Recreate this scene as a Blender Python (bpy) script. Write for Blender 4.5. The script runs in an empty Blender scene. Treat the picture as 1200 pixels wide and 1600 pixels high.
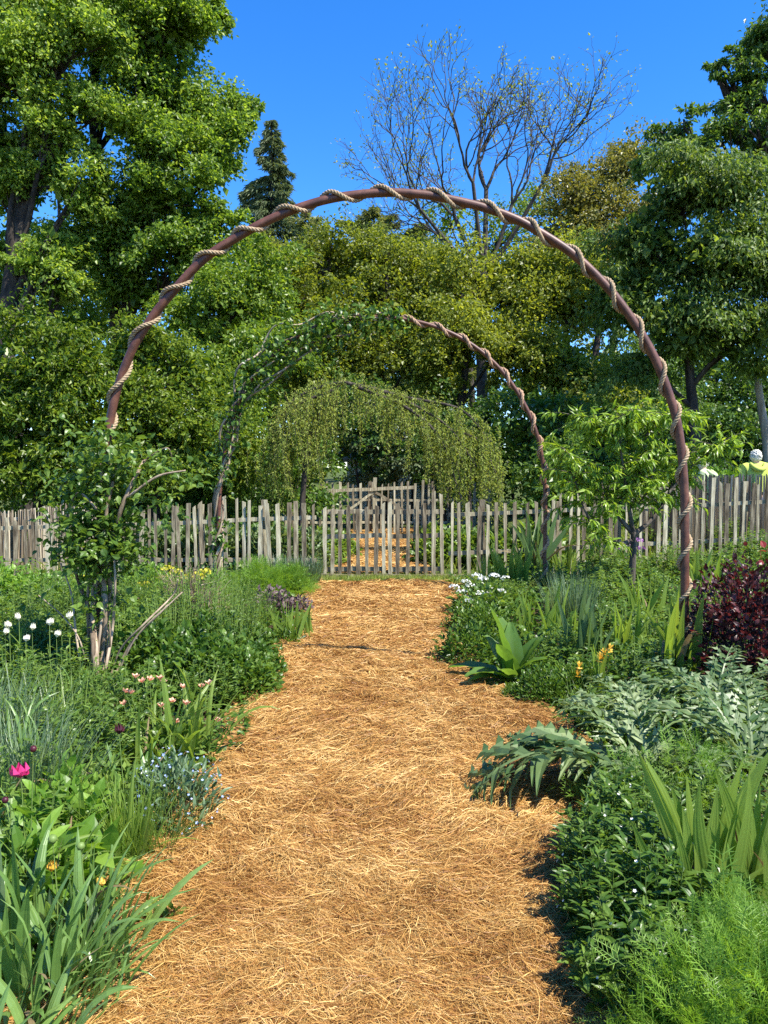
import bpy, math
import numpy as np
from mathutils import Vector, Matrix

# ------------------------------------------------------------------ camera, sky, sun, exposure
SC = bpy.context.scene
COL = SC.collection
FPX, CAMH = 1202.0, 1.6
PITCH = math.atan(60.0 / FPX)
cam_d = bpy.data.cameras.new("camera")
cam_d.sensor_fit = 'VERTICAL'; cam_d.sensor_height = 24.0; cam_d.lens = 24.0 * FPX / 1600.0
cam_d.clip_start = 0.05; cam_d.clip_end = 1000.0
cam = bpy.data.objects.new("camera", cam_d); COL.objects.link(cam)
cam.location = (0, 0, CAMH); cam.rotation_euler = (math.pi / 2 - PITCH, 0, 0)
SC.camera = cam

SUN_EL, SUN_AZ = math.radians(55), math.radians(124)      # azimuth clockwise from straight ahead
world = bpy.data.worlds.new("World"); SC.world = world; world.use_nodes = True
wn, wl = world.node_tree.nodes, world.node_tree.links
sky = wn.new('ShaderNodeTexSky'); sky.sky_type = 'NISHITA'; sky.sun_disc = False
sky.sun_elevation = SUN_EL; sky.sun_rotation = SUN_AZ
sky.air_density = 1.0; sky.dust_density = 0.0; sky.ozone_density = 4.0; sky.altitude = 1500
hsv = wn.new('ShaderNodeHueSaturation'); hsv.inputs['Hue'].default_value = .508; hsv.inputs['Saturation'].default_value = 1.31; hsv.inputs['Value'].default_value = .9
wl.new(sky.outputs[0], hsv.inputs['Color']); wl.new(hsv.outputs[0], wn['Background'].inputs['Color'])
wn['Background'].inputs['Strength'].default_value = 0.15

sun_d = bpy.data.lights.new("sun", 'SUN'); sun_d.energy = 4.6; sun_d.angle = math.radians(0.53); sun_d.color = (1.0, 0.95, 0.86)
sun = bpy.data.objects.new("sun", sun_d); COL.objects.link(sun)
to_sun = Vector((math.sin(SUN_AZ) * math.cos(SUN_EL), math.cos(SUN_AZ) * math.cos(SUN_EL), math.sin(SUN_EL)))
sun.rotation_euler = to_sun.to_track_quat('Z', 'Y').to_euler(); sun.location = (10, -5, 20)

SC.view_settings.view_transform = 'Standard'; SC.view_settings.look = 'None'
SC.view_settings.exposure = 1.38; SC.view_settings.gamma = 1.0; SC.view_settings.use_curve_mapping = False
SC.render.engine = 'CYCLES'
SC.cycles.max_bounces = 8; SC.cycles.diffuse_bounces = 5; SC.cycles.transmission_bounces = 3
SC.cycles.transparent_max_bounces = 4; SC.cycles.glossy_bounces = 2
SC.cycles.use_denoising = False

# ------------------------------------------------------------------ measuring helpers (used once, to read positions off the site)
_F = np.array((0, math.cos(PITCH), -math.sin(PITCH))); _U = np.array((0, math.sin(PITCH), math.cos(PITCH)))
def _ray(px, py):
    return _F + np.array((1., 0, 0)) * (px - 600) / FPX + _U * (800 - py) / FPX
def at(px, py, Y):
    d = _ray(px, py); t = Y / d[1]
    return np.array((d[0] * t, Y, CAMH + d[2] * t))
def gp(px, py, z=0.0):
    d = _ray(px, py); t = (z - CAMH) / d[2]
    return np.array((d[0] * t, d[1] * t, z))

RNG = np.random.default_rng(7)
TAU = 2 * math.pi

# ------------------------------------------------------------------ object helpers
def nrm(a):
    return a / np.maximum(np.linalg.norm(a, axis=-1, keepdims=True), 1e-9)

def make_mesh(name, V, F, smooth=False):
    """V (n,3); F list of int arrays, each (m,3) or (m,4)"""
    me = bpy.data.meshes.new(name)
    V = np.asarray(V, dtype=np.float32)
    F = [np.asarray(f, dtype=np.int32) for f in F if len(f)]
    me.vertices.add(len(V)); me.vertices.foreach_set('co', V.ravel())
    loops = np.concatenate([f.ravel() for f in F])
    tot = np.concatenate([np.full(len(f), f.shape[1], np.int32) for f in F])
    st = np.concatenate(([0], np.cumsum(tot)[:-1])).astype(np.int32)
    me.loops.add(len(loops)); me.loops.foreach_set('vertex_index', loops)
    me.polygons.add(len(tot)); me.polygons.foreach_set('loop_start', st)
    me.polygons.foreach_set('use_smooth', np.full(len(tot), smooth, dtype=bool))
    me.update(calc_edges=True)
    return me

class MB:
    def __init__(s): s.V = []; s.F3 = []; s.F4 = []; s.n = 0
    def add(s, V, F):
        V = np.asarray(V, float)
        for f in (F if isinstance(F, list) else [F]):
            f = np.asarray(f)
            if len(f): (s.F3 if f.shape[1] == 3 else s.F4).append(f + s.n)
        s.V.append(V); s.n += len(V)
    def mesh(s, name, smooth=False):
        F = []
        if s.F3: F.append(np.concatenate(s.F3))
        if s.F4: F.append(np.concatenate(s.F4))
        return make_mesh(name, np.concatenate(s.V), F, smooth)
    def obj(s, name, mat, parent=None, smooth=False, kind=None):
        return link(name, s.mesh(name, smooth), mat, parent, kind)

def link(name, me, mat=None, parent=None, kind=None):
    o = bpy.data.objects.new(name, me)
    if mat is not None and not me.materials: me.materials.append(mat)
    COL.objects.link(o)
    if parent is not None: o.parent = parent
    if kind: o['kind'] = kind
    return o

def tag(o, label, cat, group=None):
    o['label'] = label; o['category'] = cat
    if group: o['group'] = group
    return o

def empty(name, loc, label, cat, group=None, rz=0.0, sc=1.0):
    o = bpy.data.objects.new(name, None); o.empty_display_size = 0.1
    COL.objects.link(o); o.location = loc; o.rotation_euler = (0, 0, rz); o.scale = (sc, sc, sc)
    return tag(o, label, cat, group)

def copy_tree(o, loc, rz, sc, label=None):
    c = o.copy(); COL.objects.link(c); c.location = loc; c.rotation_euler = (0, 0, rz); c.scale = (sc, sc, sc)
    if label: c['label'] = label
    for ch in list(o.children):
        d = ch.copy(); COL.objects.link(d); d.parent = c
        for g in list(ch.children):
            e = g.copy(); COL.objects.link(e); e.parent = d
    return c

# ------------------------------------------------------------------ geometry generators
def tube(P, R, sides=8, caps=True):
    P = np.asarray(P, float); n = len(P); R = np.broadcast_to(np.asarray(R, float), (n,))
    T = nrm(np.gradient(P, axis=0))
    up = np.array((0, 0, 1.)) if abs(T[0][2]) < .9 else np.array((1., 0, 0))
    u = nrm(np.cross(T[0], up)); V = []
    for i in range(n):
        u = nrm(u - T[i] * np.dot(u, T[i])); w = np.cross(T[i], u)
        a = np.arange(sides) * TAU / sides
        V.append(P[i] + R[i] * (np.cos(a)[:, None] * u + np.sin(a)[:, None] * w))
    V = np.concatenate(V)
    i, j = np.meshgrid(np.arange(n - 1), np.arange(sides), indexing='ij')
    a = i * sides + j; b = i * sides + (j + 1) % sides
    F = [np.stack((a, b, b + sides, a + sides), -1).reshape(-1, 4)]
    if caps:
        V = np.concatenate((V, P[:1], P[-1:])); k = n * sides
        j = np.arange(sides); jn = (j + 1) % sides
        F.append(np.stack((np.full(sides, k), jn, j), -1))
        F.append(np.stack((np.full(sides, k + 1), (n - 1) * sides + j, (n - 1) * sides + jn), -1))
    return V, F

def spline(pts, n):
    """Catmull-Rom through pts, n samples"""
    P = np.asarray(pts, float); m = len(P)
    Q = np.concatenate((2 * P[:1] - P[1:2], P, 2 * P[-1:] - P[-2:-1]))
    t = np.linspace(0, m - 1 - 1e-6, n); i = t.astype(int); f = (t - i)[:, None]
    a, b, c, d = Q[i], Q[i + 1], Q[i + 2], Q[i + 3]
    return .5 * (2 * b + (c - a) * f + (2 * a - 5 * b + 4 * c - d) * f ** 2 + (3 * b - a - 3 * c + d) * f ** 3)

def even(P, n):
    s = np.concatenate(([0], np.cumsum(np.linalg.norm(np.diff(P, axis=0), axis=1))))
    q = np.linspace(0, s[-1], n)
    return np.stack([np.interp(q, s, P[:, k]) for k in range(3)], -1), q

def stems(A, B, r, bow=None):
    """many thin three-sided stems from A to B (n,3)"""
    A = np.asarray(A, float); B = np.asarray(B, float); n = len(A)
    d = nrm(B - A); u = nrm(np.cross(d, np.array((.31, .95, .05)))); w = np.cross(d, u)
    r = np.broadcast_to(np.asarray(r, float), (n,))[:, None]
    M = (A + B) / 2 if bow is None else (A + B) / 2 + bow
    rows = []
    for P, k in ((A, 1.), (M, .85), (B, .5)):
        for q in range(3):
            a = q * TAU / 3
            rows.append(P + r * k * (math.cos(a) * u + math.sin(a) * w))
    V = np.stack(rows, 1)
    f = [(0, 1, 4, 3), (1, 2, 5, 4), (2, 0, 3, 5), (3, 4, 7, 6), (4, 5, 8, 7), (5, 3, 6, 8)]
    F = (np.arange(n)[:, None, None] * 9 + np.array(f)[None]).reshape(-1, 4)
    return V.reshape(-1, 3), [F]

# leaf templates: x across, y along (0..1), z up; triangles
def T_simple(w=.5, fold=.12, droop=.12):
    return (np.array([(0, 0, 0), (-w / 2, .45, fold), (0, 1, -droop), (w / 2, .45, fold)]), np.array([(0, 2, 1), (0, 3, 2)]))
def T_ovate(w=.55, fold=.08, droop=.2, peak=.35):
    V = [(0, 0, 0), (-w * .42, peak * .6, fold * .7), (w * .42, peak * .6, fold * .7), (0, peak, .03), (-w * .5, peak + .12, fold - droop * .1), (w * .5, peak + .12, fold - droop * .1),
         (0, .72, -droop * .35), (-w * .27, .76, -droop * .35 + fold * .5), (w * .27, .76, -droop * .35 + fold * .5), (0, 1, -droop)]
    F = [(0, 3, 1), (0, 2, 3), (1, 3, 4), (2, 5, 3), (3, 6, 7), (3, 7, 4), (3, 8, 6), (3, 5, 8), (6, 9, 7), (6, 8, 9)]
    return np.array(V), np.array(F)
def T_lance(w=.2, droop=.25):
    V = [(0, 0, 0), (-w / 2, .3, .03), (0, .35, 0), (w / 2, .3, .03), (-w * .35, .7, -droop * .4 + .02), (0, .7, -droop * .45), (w * .35, .7, -droop * .4 + .02), (0, 1, -droop)]
    F = [(0, 2, 1), (0, 3, 2), (1, 2, 5), (1, 5, 4), (2, 3, 6), (2, 6, 5), (4, 5, 7), (5, 6, 7)]
    return np.array(V), np.array(F)
def T_lobed(w=.9):
    V = [(0, 0, 0), (0, .45, .02)]; F = []
    ang = (-118, -60, 0, 60, 118); ln = (.5, .62, .62, .62, .5)
    for a, l in zip(ang, ln):
        a = math.radians(a); d = np.array((math.sin(a) * w, math.cos(a))); p = np.array((d[1], -d[0]))
        c = np.array((0, .4)); k = len(V)
        tip = c + d * l; s1 = c + d * l * .55 - p * .17; s2 = c + d * l * .55 + p * .17
        V += [(s1[0], s1[1], .05), (tip[0], tip[1], -.08), (s2[0], s2[1], .05)]
        F += [(1, k + 1, k), (1, k + 2, k + 1)]
    F += [(0, 1, 2), (0, 16, 1)]
    return np.array(V), np.array(F)
def T_feather():
    """finely divided leaf: rachis with narrow forked segments"""
    V = []; F = []
    def seg(p, q, w):
        p = np.array(p); q = np.array(q); d = q - p; s = np.array((-d[1], d[0], 0)); s = s / (np.linalg.norm(s) + 1e-9) * w; k = len(V); m = p * .45 + q * .55
        V.extend([p - s * .5, p + s * .5, m + s, q, m - s]); F.extend([(k, k + 1, k + 2), (k, k + 2, k + 4), (k + 4, k + 2, k + 3)])
    seg((0, 0, 0), (0, 1, -.12), .014)
    for i, t in enumerate((.2, .38, .55, .7, .84)):
        z = -.12 * t * t; L = .44 * (1 - t * .5)
        for s in (-1, 1):
            seg((0, t, z), (s * L, t + L * .85, z + .03), .0125)
            seg((s * L * .35, t + L * .3, z + .01), (s * L * .98, t + L * .35, z + .06), .0115)
            seg((s * L * .45, t + L * .4, z + .01), (s * L * .42, t + L * 1.05, z - .02), .0115)
    return np.array(V), np.array(F)
def T_blade(k=4, w=.04, droop=.3):
    V = []; F = []
    for i in range(k + 1):
        t = i / k; ww = w * (1 - t ** 2.2) * .5 + 1e-4
        V += [(-ww, t, -droop * t * t), (ww, t, -droop * t * t)]
    for i in range(k):
        a = 2 * i; F += [(a, a + 1, a + 3), (a, a + 3, a + 2)]
    return np.array(V), np.array(F)
def T_flower(n=5, r=.5, cup=.35, w=.5):
    V = [(0, 0, 0)]; F = []
    for i in range(n):
        a = i * TAU / n
        for da, rr, z in ((-w, r * .75, cup * .7), (0, r, cup), (w, r * .75, cup * .7)):
            V.append((math.sin(a + da) * rr, math.cos(a + da) * rr, z))
        k = 1 + 3 * i; F += [(0, k + 1, k), (0, k + 2, k + 1)]
    return np.array(V), np.array(F)
def T_cup(n=6, r=.34, tip=.2, h=.95, w=.62):
    V = [(0, 0, 0)]; F = []
    for i in range(n):
        a = i * TAU / n; rr = r * (1 if i % 2 else .86)
        for da, q, z in ((-w, rr * .95, h * .42), (0, rr * 1.08, h * .5), (w, rr * .95, h * .42), (0, tip, h)): V.append((math.sin(a + da) * q, math.cos(a + da) * q, z))
        k = 1 + 4 * i; F += [(0, k + 1, k), (0, k + 2, k + 1), (k, k + 1, k + 3), (k + 1, k + 2, k + 3)]
    return np.array(V), np.array(F)
def T_blob():
    V = [(0, 0, .5), (0, 0, -.5)]; F = []
    for zi, rr in ((.25, .42), (-.2, .45)):
        for i in range(6):
            a = i * TAU / 6 + zi; V.append((math.cos(a) * rr, math.sin(a) * rr, zi))
    for i in range(6):
        j = (i + 1) % 6
        F += [(0, 2 + i, 2 + j), (2 + i, 8 + i, 8 + j), (2 + i, 8 + j, 2 + j), (1, 8 + j, 8 + i)]
    return np.array(V), np.array(F)

def scatter(T, P, D, N, S, W=1.0):
    tv, tf = T
    P = np.asarray(P, float); n = len(P)
    Y = nrm(np.asarray(D, float)); X = nrm(np.cross(Y, np.asarray(N, float))); Z = np.cross(X, Y)
    S = np.broadcast_to(np.asarray(S, float), (n,)); W = np.broadcast_to(np.asarray(W, float), (n,))
    V = P[:, None] + S[:, None, None] * (tv[None, :, 0:1] * (X * W[:, None])[:, None] + tv[None, :, 1:2] * Y[:, None] + tv[None, :, 2:3] * Z[:, None])
    F = (np.arange(n)[:, None, None] * len(tv) + tf[None]).reshape(-1, tf.shape[1])
    return V.reshape(-1, 3), F

def unit(rng, n):
    return nrm(rng.normal(size=(n, 3)))

# ------------------------------------------------------------------ materials
def new_mat(name):
    m = bpy.data.materials.new(name); m.use_nodes = True
    nt = m.node_tree; nt.nodes.clear()
    return m, nt, nt.nodes, nt.links
def ramp(nodes, cols, pos=None):
    r = nodes.new('ShaderNodeValToRGB'); e = r.color_ramp.elements
    pos = pos or [i / (len(cols) - 1) for i in range(len(cols))]
    e[0].position = pos[0]; e[0].color = (*cols[0], 1)
    e[1].position = pos[-1]; e[1].color = (*cols[-1], 1)
    for c, p in list(zip(cols, pos))[1:-1]:
        x = e.new(p); x.color = (*c, 1)
    return r
def leaf_mat(name, cols, trans=.35, rough=.42, tcol=None, spec=.35, noise_amt=.5, noise_scale=1.2):
    """leaf: colour picked per leaf, plus slow drift over the plant; light passes through the blade"""
    m, nt, N, L = new_mat(name)
    geo = N.new('ShaderNodeNewGeometry'); oi = N.new('ShaderNodeObjectInfo')
    a = N.new('ShaderNodeMath'); a.operation = 'ADD'; L.new(geo.outputs['Random Per Island'], a.inputs[0])
    r2 = N.new('ShaderNodeMath'); r2.operation = 'MULTIPLY'; L.new(oi.outputs['Random'], r2.inputs[0]); r2.inputs[1].default_value = .35
    L.new(r2.outputs[0], a.inputs[1])
    tc = N.new('ShaderNodeTexCoord'); nz = N.new('ShaderNodeTexNoise'); nz.inputs['Scale'].default_value = noise_scale; nz.inputs['Detail'].default_value = 3
    L.new(tc.outputs['Object'], nz.inputs['Vector'])
    k = N.new('ShaderNodeMath'); k.operation = 'MULTIPLY_ADD'; L.new(nz.outputs['Fac'], k.inputs[0]); k.inputs[1].default_value = noise_amt; k.inputs[2].default_value = -noise_amt * .5 - .17
    s = N.new('ShaderNodeMath'); s.operation = 'ADD'; s.use_clamp = True; L.new(a.outputs[0], s.inputs[0]); L.new(k.outputs[0], s.inputs[1])
    r = ramp(N, cols); L.new(s.outputs[0], r.inputs[0])
    p = N.new('ShaderNodeBsdfPrincipled'); L.new(r.outputs[0], p.inputs['Base Color']); p.inputs['Roughness'].default_value = rough
    p.inputs['Specular IOR Level'].default_value = spec
    t = N.new('ShaderNodeBsdfTranslucent')
    mix = N.new('ShaderNodeMix'); mix.data_type = 'RGBA'; mix.blend_type = 'MULTIPLY'; mix.inputs[0].default_value = 1.0
    L.new(r.outputs[0], mix.inputs[6]); mix.inputs[7].default_value = (*(tcol or (2.1, 1.9, .85)), 1); L.new(mix.outputs[2], t.inputs['Color'])
    ms = N.new('ShaderNodeMixShader'); ms.inputs[0].default_value = trans
    L.new(p.outputs[0], ms.inputs[1]); L.new(t.outputs[0], ms.inputs[2])
    o = N.new('ShaderNodeOutputMaterial'); L.new(ms.outputs[0], o.inputs['Surface'])
    return m
def rough_mat(name, cols, scale=8., rough=.8, bump=.4, stretch=(1, 1, 1), detail=6, pos=None, spec=.25, dist=.02, per=0.0, metallic=0.0):
    m, nt, N, L = new_mat(name)
    tc = N.new('ShaderNodeTexCoord'); mp = N.new('ShaderNodeMapping'); mp.inputs['Scale'].default_value = stretch
    L.new(tc.outputs['Object'], mp.inputs[0])
    nz = N.new('ShaderNodeTexNoise'); nz.inputs['Scale'].default_value = scale; nz.inputs['Detail'].default_value = detail; nz.inputs['Roughness'].default_value = .65
    L.new(mp.outputs[0], nz.inputs['Vector'])
    fac = nz.outputs['Fac']
    if per:
        oi = N.new('ShaderNodeObjectInfo'); geo = N.new('ShaderNodeNewGeometry')
        q = N.new('ShaderNodeMath'); q.operation = 'ADD'; L.new(oi.outputs['Random'], q.inputs[0]); L.new(geo.outputs['Random Per Island'], q.inputs[1])
        q2 = N.new('ShaderNodeMath'); q2.operation = 'FRACT'; L.new(q.outputs[0], q2.inputs[0])
        q3 = N.new('ShaderNodeMath'); q3.operation = 'MULTIPLY_ADD'; L.new(q2.outputs[0], q3.inputs[0]); q3.inputs[1].default_value = per; q3.inputs[2].default_value = -per / 2
        q4 = N.new('ShaderNodeMath'); q4.operation = 'ADD'; q4.use_clamp = True; L.new(fac, q4.inputs[0]); L.new(q3.outputs[0], q4.inputs[1]); fac = q4.outputs[0]
        # shift the grain from piece to piece
        ad = N.new('ShaderNodeVectorMath'); ad.operation = 'ADD'; L.new(tc.outputs['Object'], ad.inputs[0])
        sc_ = N.new('ShaderNodeMath'); sc_.operation = 'MULTIPLY'; sc_.inputs[1].default_value = 37.; L.new(oi.outputs['Random'], sc_.inputs[0]); L.new(sc_.outputs[0], ad.inputs[1]); L.new(ad.outputs[0], mp.inputs[0])
    r = ramp(N, cols, pos or list(np.linspace(.3, .7, len(cols)))); L.new(fac, r.inputs[0])
    p = N.new('ShaderNodeBsdfPrincipled'); L.new(r.outputs[0], p.inputs['Base Color']); p.inputs['Roughness'].default_value = rough
    p.inputs['Specular IOR Level'].default_value = spec; p.inputs['Metallic'].default_value = metallic
    if bump:
        b = N.new('ShaderNodeBump'); b.inputs['Strength'].default_value = bump; b.inputs['Distance'].default_value = dist
        L.new(nz.outputs['Fac'], b.inputs['Height']); L.new(b.outputs[0], p.inputs['Normal'])
    o = N.new('ShaderNodeOutputMaterial'); L.new(p.outputs[0], o.inputs['Surface'])
    return m

G = dict(
    poplar=leaf_mat('poplar_leaf', [(.06, .12, .014), (.15, .24, .028), (.26, .35, .075)], .5),
    shrub=leaf_mat('shrub_leaf', [(.035, .08, .008), (.105, .165, .012), (.20, .26, .035)], .4, .38, spec=.3),
    olive=leaf_mat('olive_leaf', [(.07, .10, .010), (.15, .19, .018), (.235, .27, .045)], .48),
    fresh=leaf_mat('fresh_leaf', [(.05, .105, .010), (.12, .195, .018), (.21, .29, .04)], .45),
    bronze=leaf_mat('bronze_leaf', [(.09, .105, .02), (.16, .16, .03), (.24, .22, .055)], .36),
    dark=leaf_mat('dark_leaf', [(.02, .055, .012), (.055, .115, .018), (.12, .20, .035)], .38, .4),
    cherry=leaf_mat('cherry_leaf', [(.03, .065, .014), (.075, .13, .022), (.18, .25, .05)], .4, .45, spec=.25),
    needle=leaf_mat('needle_leaf', [(.06, .09, .04), (.105, .14, .06), (.16, .20, .09)], .25, .6),
    pine=leaf_mat('pine_leaf', [(.11, .14, .05), (.17, .205, .075), (.25, .28, .11)], .35, .6),
    weep=leaf_mat('weep_leaf', [(.13, .18, .035), (.22, .275, .055), (.32, .36, .10)], .4, .6, spec=.15),
    peach=leaf_mat('peach_leaf', [(.085, .16, .012), (.155, .255, .022), (.25, .355, .05)], .40, .33),
    mound=leaf_mat('mound_leaf', [(.03, .075, .010), (.065, .13, .016), (.13, .21, .035)], .35, .35, noise_scale=4),
    mid=leaf_mat('mid_leaf', [(.055, .11, .016), (.10, .175, .028), (.18, .26, .05)], .38, .36, noise_scale=4),
    bright=leaf_mat('bright_leaf', [(.075, .16, .016), (.13, .245, .026), (.21, .34, .055)], .42, .42, noise_scale=4),
    iris=leaf_mat('iris_leaf', [(.10, .17, .025), (.15, .235, .04), (.23, .31, .065)], .46, .33, noise_scale=3),
    irisb=leaf_mat('iris_blue_leaf', [(.05, .105, .035), (.085, .15, .05), (.14, .20, .07)], .32, .35, noise_scale=3),
    blue=leaf_mat('blue_green_leaf', [(.05, .10, .045), (.09, .15, .07), (.16, .22, .11)], .28, .38, noise_scale=3),
    strap=leaf_mat('strap_leaf', [(.065, .14, .03), (.115, .21, .05), (.21, .31, .085)], .34, .3, noise_scale=3, spec=.5),
    silver=leaf_mat('silver_leaf', [(.06, .115, .035), (.115, .17, .06), (.23, .28, .13)], .22, .42, noise_scale=3),
    dock=leaf_mat('dock_leaf', [(.06, .14, .025), (.10, .19, .035), (.15, .25, .05)], .42, .32, noise_scale=3),
    red=leaf_mat('maroon_leaf', [(.022, .009, .010), (.045, .013, .014), (.10, .03, .028)], .25, .42, (2.2, 1.0, .9), noise_scale=3),
    redtip=leaf_mat('red_tip_leaf', [(.13, .015, .016), (.19, .022, .022), (.26, .035, .03)], .35, .35, (1.6, 1.0, .9)),
    sage=leaf_mat('purple_sage_leaf', [(.08, .055, .055), (.12, .08, .078), (.18, .125, .115)], .2, .6, (1.3, 1.0, 1.), noise_scale=3),
    dry=leaf_mat('dry_leaf', [(.10, .075, .035), (.19, .145, .07), (.30, .24, .13)], .2, .7, (1.4, 1.2, .9), noise_scale=3),
    yellow=leaf_mat('yellow_bract', [(.42, .40, .02), (.55, .50, .03), (.62, .55, .06)], .3, .5, (1.2, 1.1, .6)),
    white_f=leaf_mat('white_petal', [(.7, .69, .6), (.78, .77, .7), (.82, .82, .78)], .25, .5, (1, 1, .9)),
    cream_f=leaf_mat('cream_petal', [(.72, .68, .48), (.8, .76, .58), (.82, .8, .68)], .25, .5, (1, 1, .8)),
    pink_f=leaf_mat('peony_petal', [(.36, .010, .085), (.5, .02, .13), (.62, .06, .22)], .3, .5, (1.3, .8, .9)),
    maroon_f=leaf_mat('maroon_petal', [(.035, .006, .012), (.06, .01, .018), (.09, .014, .02)], .2, .45, (2, .8, .8)),
    coral_f=leaf_mat('coral_petal', [(.55, .20, .11), (.68, .34, .22), (.78, .55, .40)], .25, .5, (1.2, 1, .8)),
    gold_f=leaf_mat('gold_petal', [(.7, .36, .02), (.78, .46, .05), (.8, .58, .12)], .3, .5, (1.1, 1, .7)),
    blue_f=leaf_mat('blue_petal', [(.25, .35, .65), (.36, .46, .74), (.52, .6, .8)], .2, .5, (1, 1, 1)),
    purple_f=leaf_mat('purple_petal', [(.24, .07, .26), (.34, .12, .36), (.45, .2, .46)], .2, .5, (1.1, 1, 1.1)),
    stem=leaf_mat('green_stem', [(.10, .17, .03), (.16, .23, .06)], .1, .5),
    redstem=leaf_mat('red_stem', [(.22, .06, .04), (.30, .10, .06)], .1, .5, (1, 1, 1)),
    straw=leaf_mat('straw_strand', [(.20, .08, .016), (.37, .182, .044), (.49, .282, .076), (.66, .455, .172)], .12, .5, (1.1, 1., .8), .35, 1.1, 1.6),
    grass=leaf_mat('grass_blade', [(.12, .17, .02), (.18, .24, .035), (.27, .30, .07)], .35, .5),
)
M_BARK = rough_mat('bark_grey', [(.035, .028, .02), (.09, .075, .058), (.17, .145, .115)], 9, .9, .9, (1, 1, .18), dist=.06)
M_BARKD = rough_mat('bark_dark', [(.015, .012, .01), (.04, .032, .026), (.085, .07, .055)], 9, .9, .8, (1, 1, .2), dist=.05)
M_CANE = rough_mat('cane_bark', [(.10, .07, .045), (.22, .165, .11), (.38, .3, .21)], 16, .85, .8, (1, 1, .15), dist=.01, per=.3)
M_BARKP = rough_mat('bark_pale', [(.16, .13, .10), (.28, .24, .19), (.38, .33, .27)], 9, .9, .6, (1, 1, .2), dist=.03)
M_TWIG = rough_mat('twig_bark', [(.03, .026, .02), (.06, .05, .04), (.10, .085, .065)], 5, .9, 0)
M_PIPE = rough_mat('rusty_pipe', [(.045, .016, .008), (.095, .034, .018), (.15, .06, .032)], 11, .5, .3, (1, 1, 1), spec=.5, dist=.004)
M_ROPE = rough_mat('hemp_rope', [(.16, .11, .058), (.31, .225, .13), (.46, .355, .225)], 60, .85, .6, dist=.003)
M_VINE = rough_mat('vine_bark', [(.20, .12, .07), (.34, .215, .13), (.48, .33, .21)], 22, .85, .6, dist=.006)
M_WOOD = rough_mat('weathered_wood', [(.06, .046, .028), (.16, .13, .085), (.29, .255, .165), (.50, .46, .32)], 24, .9, .8, (1, 1, .14), dist=.008, per=.3, pos=[.28, .43, .57, .75])
M_STICK = rough_mat('stick_wood', [(.16, .125, .085), (.34, .28, .195), (.52, .46, .34)], 10, .9, .5, (1, 1, .12), dist=.006, per=.5)
M_SOIL = rough_mat('soil', [(.022, .015, .009), (.05, .034, .02), (.085, .06, .035)], 6, .95, .8, dist=.05)
M_LAWN = rough_mat('lawn_ground', [(.03, .045, .012), (.06, .085, .02), (.10, .11, .035)], 3, .95, .5, dist=.05)

# ------------------------------------------------------------------ ground
def smooth(a, b, x):
    t = np.clip((x - a) / (b - a), 0, 1); return t * t * (3 - 2 * t)
def ground_h(x, y):
    x = np.asarray(x, float); y = np.asarray(y, float)
    h = .38 * smooth(2.2, 5.5, x) * smooth(9.5, 13.5, y)
    h = h + .10 * smooth(1.6, 4, np.abs(x)) * smooth(14, 3, y)
    h = h + 2.5 * smooth(30, 110, y)
    return h
xs = np.concatenate((np.linspace(-300, -32, 10), np.linspace(-28, -8, 11), np.linspace(-7, 7, 57), np.linspace(8, 28, 11), np.linspace(32, 300, 10)))
ys = np.concatenate((np.linspace(-60, -3, 8), np.linspace(-2, 15, 69), np.linspace(16, 40, 13), np.linspace(46, 400, 16)))
gx, gy = np.meshgrid(xs, ys)
gz = ground_h(gx, gy) + .012 * np.sin(gx * 9.1 + gy * 5.3) * np.sin(gy * 7.7 - gx * 3.1) - .03
nx, ny = len(xs), len(ys)
i, j = np.meshgrid(np.arange(ny - 1), np.arange(nx - 1), indexing='ij'); q = i * nx + j
gm = make_mesh('ground', np.stack((gx, gy, gz), -1).reshape(-1, 3), [np.stack((q, q + 1, q + nx + 1, q + nx), -1).reshape(-1, 4)], True)
m, nt, N, L = new_mat('ground_earth')
tc = N.new('ShaderNodeTexCoord'); nz = N.new('ShaderNodeTexNoise'); nz.inputs['Scale'].default_value = 7; nz.inputs['Detail'].default_value = 8
L.new(tc.outputs['Object'], nz.inputs['Vector'])
r1 = ramp(N, [(.022, .015, .009), (.05, .034, .02), (.085, .06, .035)], [.3, .5, .7]); r2 = ramp(N, [(.03, .045, .012), (.06, .085, .02), (.10, .11, .035)], [.3, .5, .7])
L.new(nz.outputs['Fac'], r1.inputs[0]); L.new(nz.outputs['Fac'], r2.inputs[0])
sx = N.new('ShaderNodeSeparateXYZ'); L.new(tc.outputs['Object'], sx.inputs[0])
mr = N.new('ShaderNodeMapRange'); mr.inputs[1].default_value = 10.6; mr.inputs[2].default_value = 11.4; L.new(sx.outputs['Y'], mr.inputs[0])
mx = N.new('ShaderNodeMix'); mx.data_type = 'RGBA'; L.new(mr.outputs[0], mx.inputs[0]); L.new(r1.outputs[0], mx.inputs[6]); L.new(r2.outputs[0], mx.inputs[7])
p = N.new('ShaderNodeBsdfPrincipled'); p.inputs['Roughness'].default_value = .95; p.inputs['Specular IOR Level'].default_value = .1; L.new(mx.outputs[2], p.inputs['Base Color'])
b = N.new('ShaderNodeBump'); b.inputs['Strength'].default_value = .8; b.inputs['Distance'].default_value = .04; L.new(nz.outputs['Fac'], b.inputs['Height']); L.new(b.outputs[0], p.inputs['Normal'])
o = N.new('ShaderNodeOutputMaterial'); L.new(p.outputs[0], o.inputs['Surface'])
link('ground', gm, m, None, 'structure')

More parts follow.
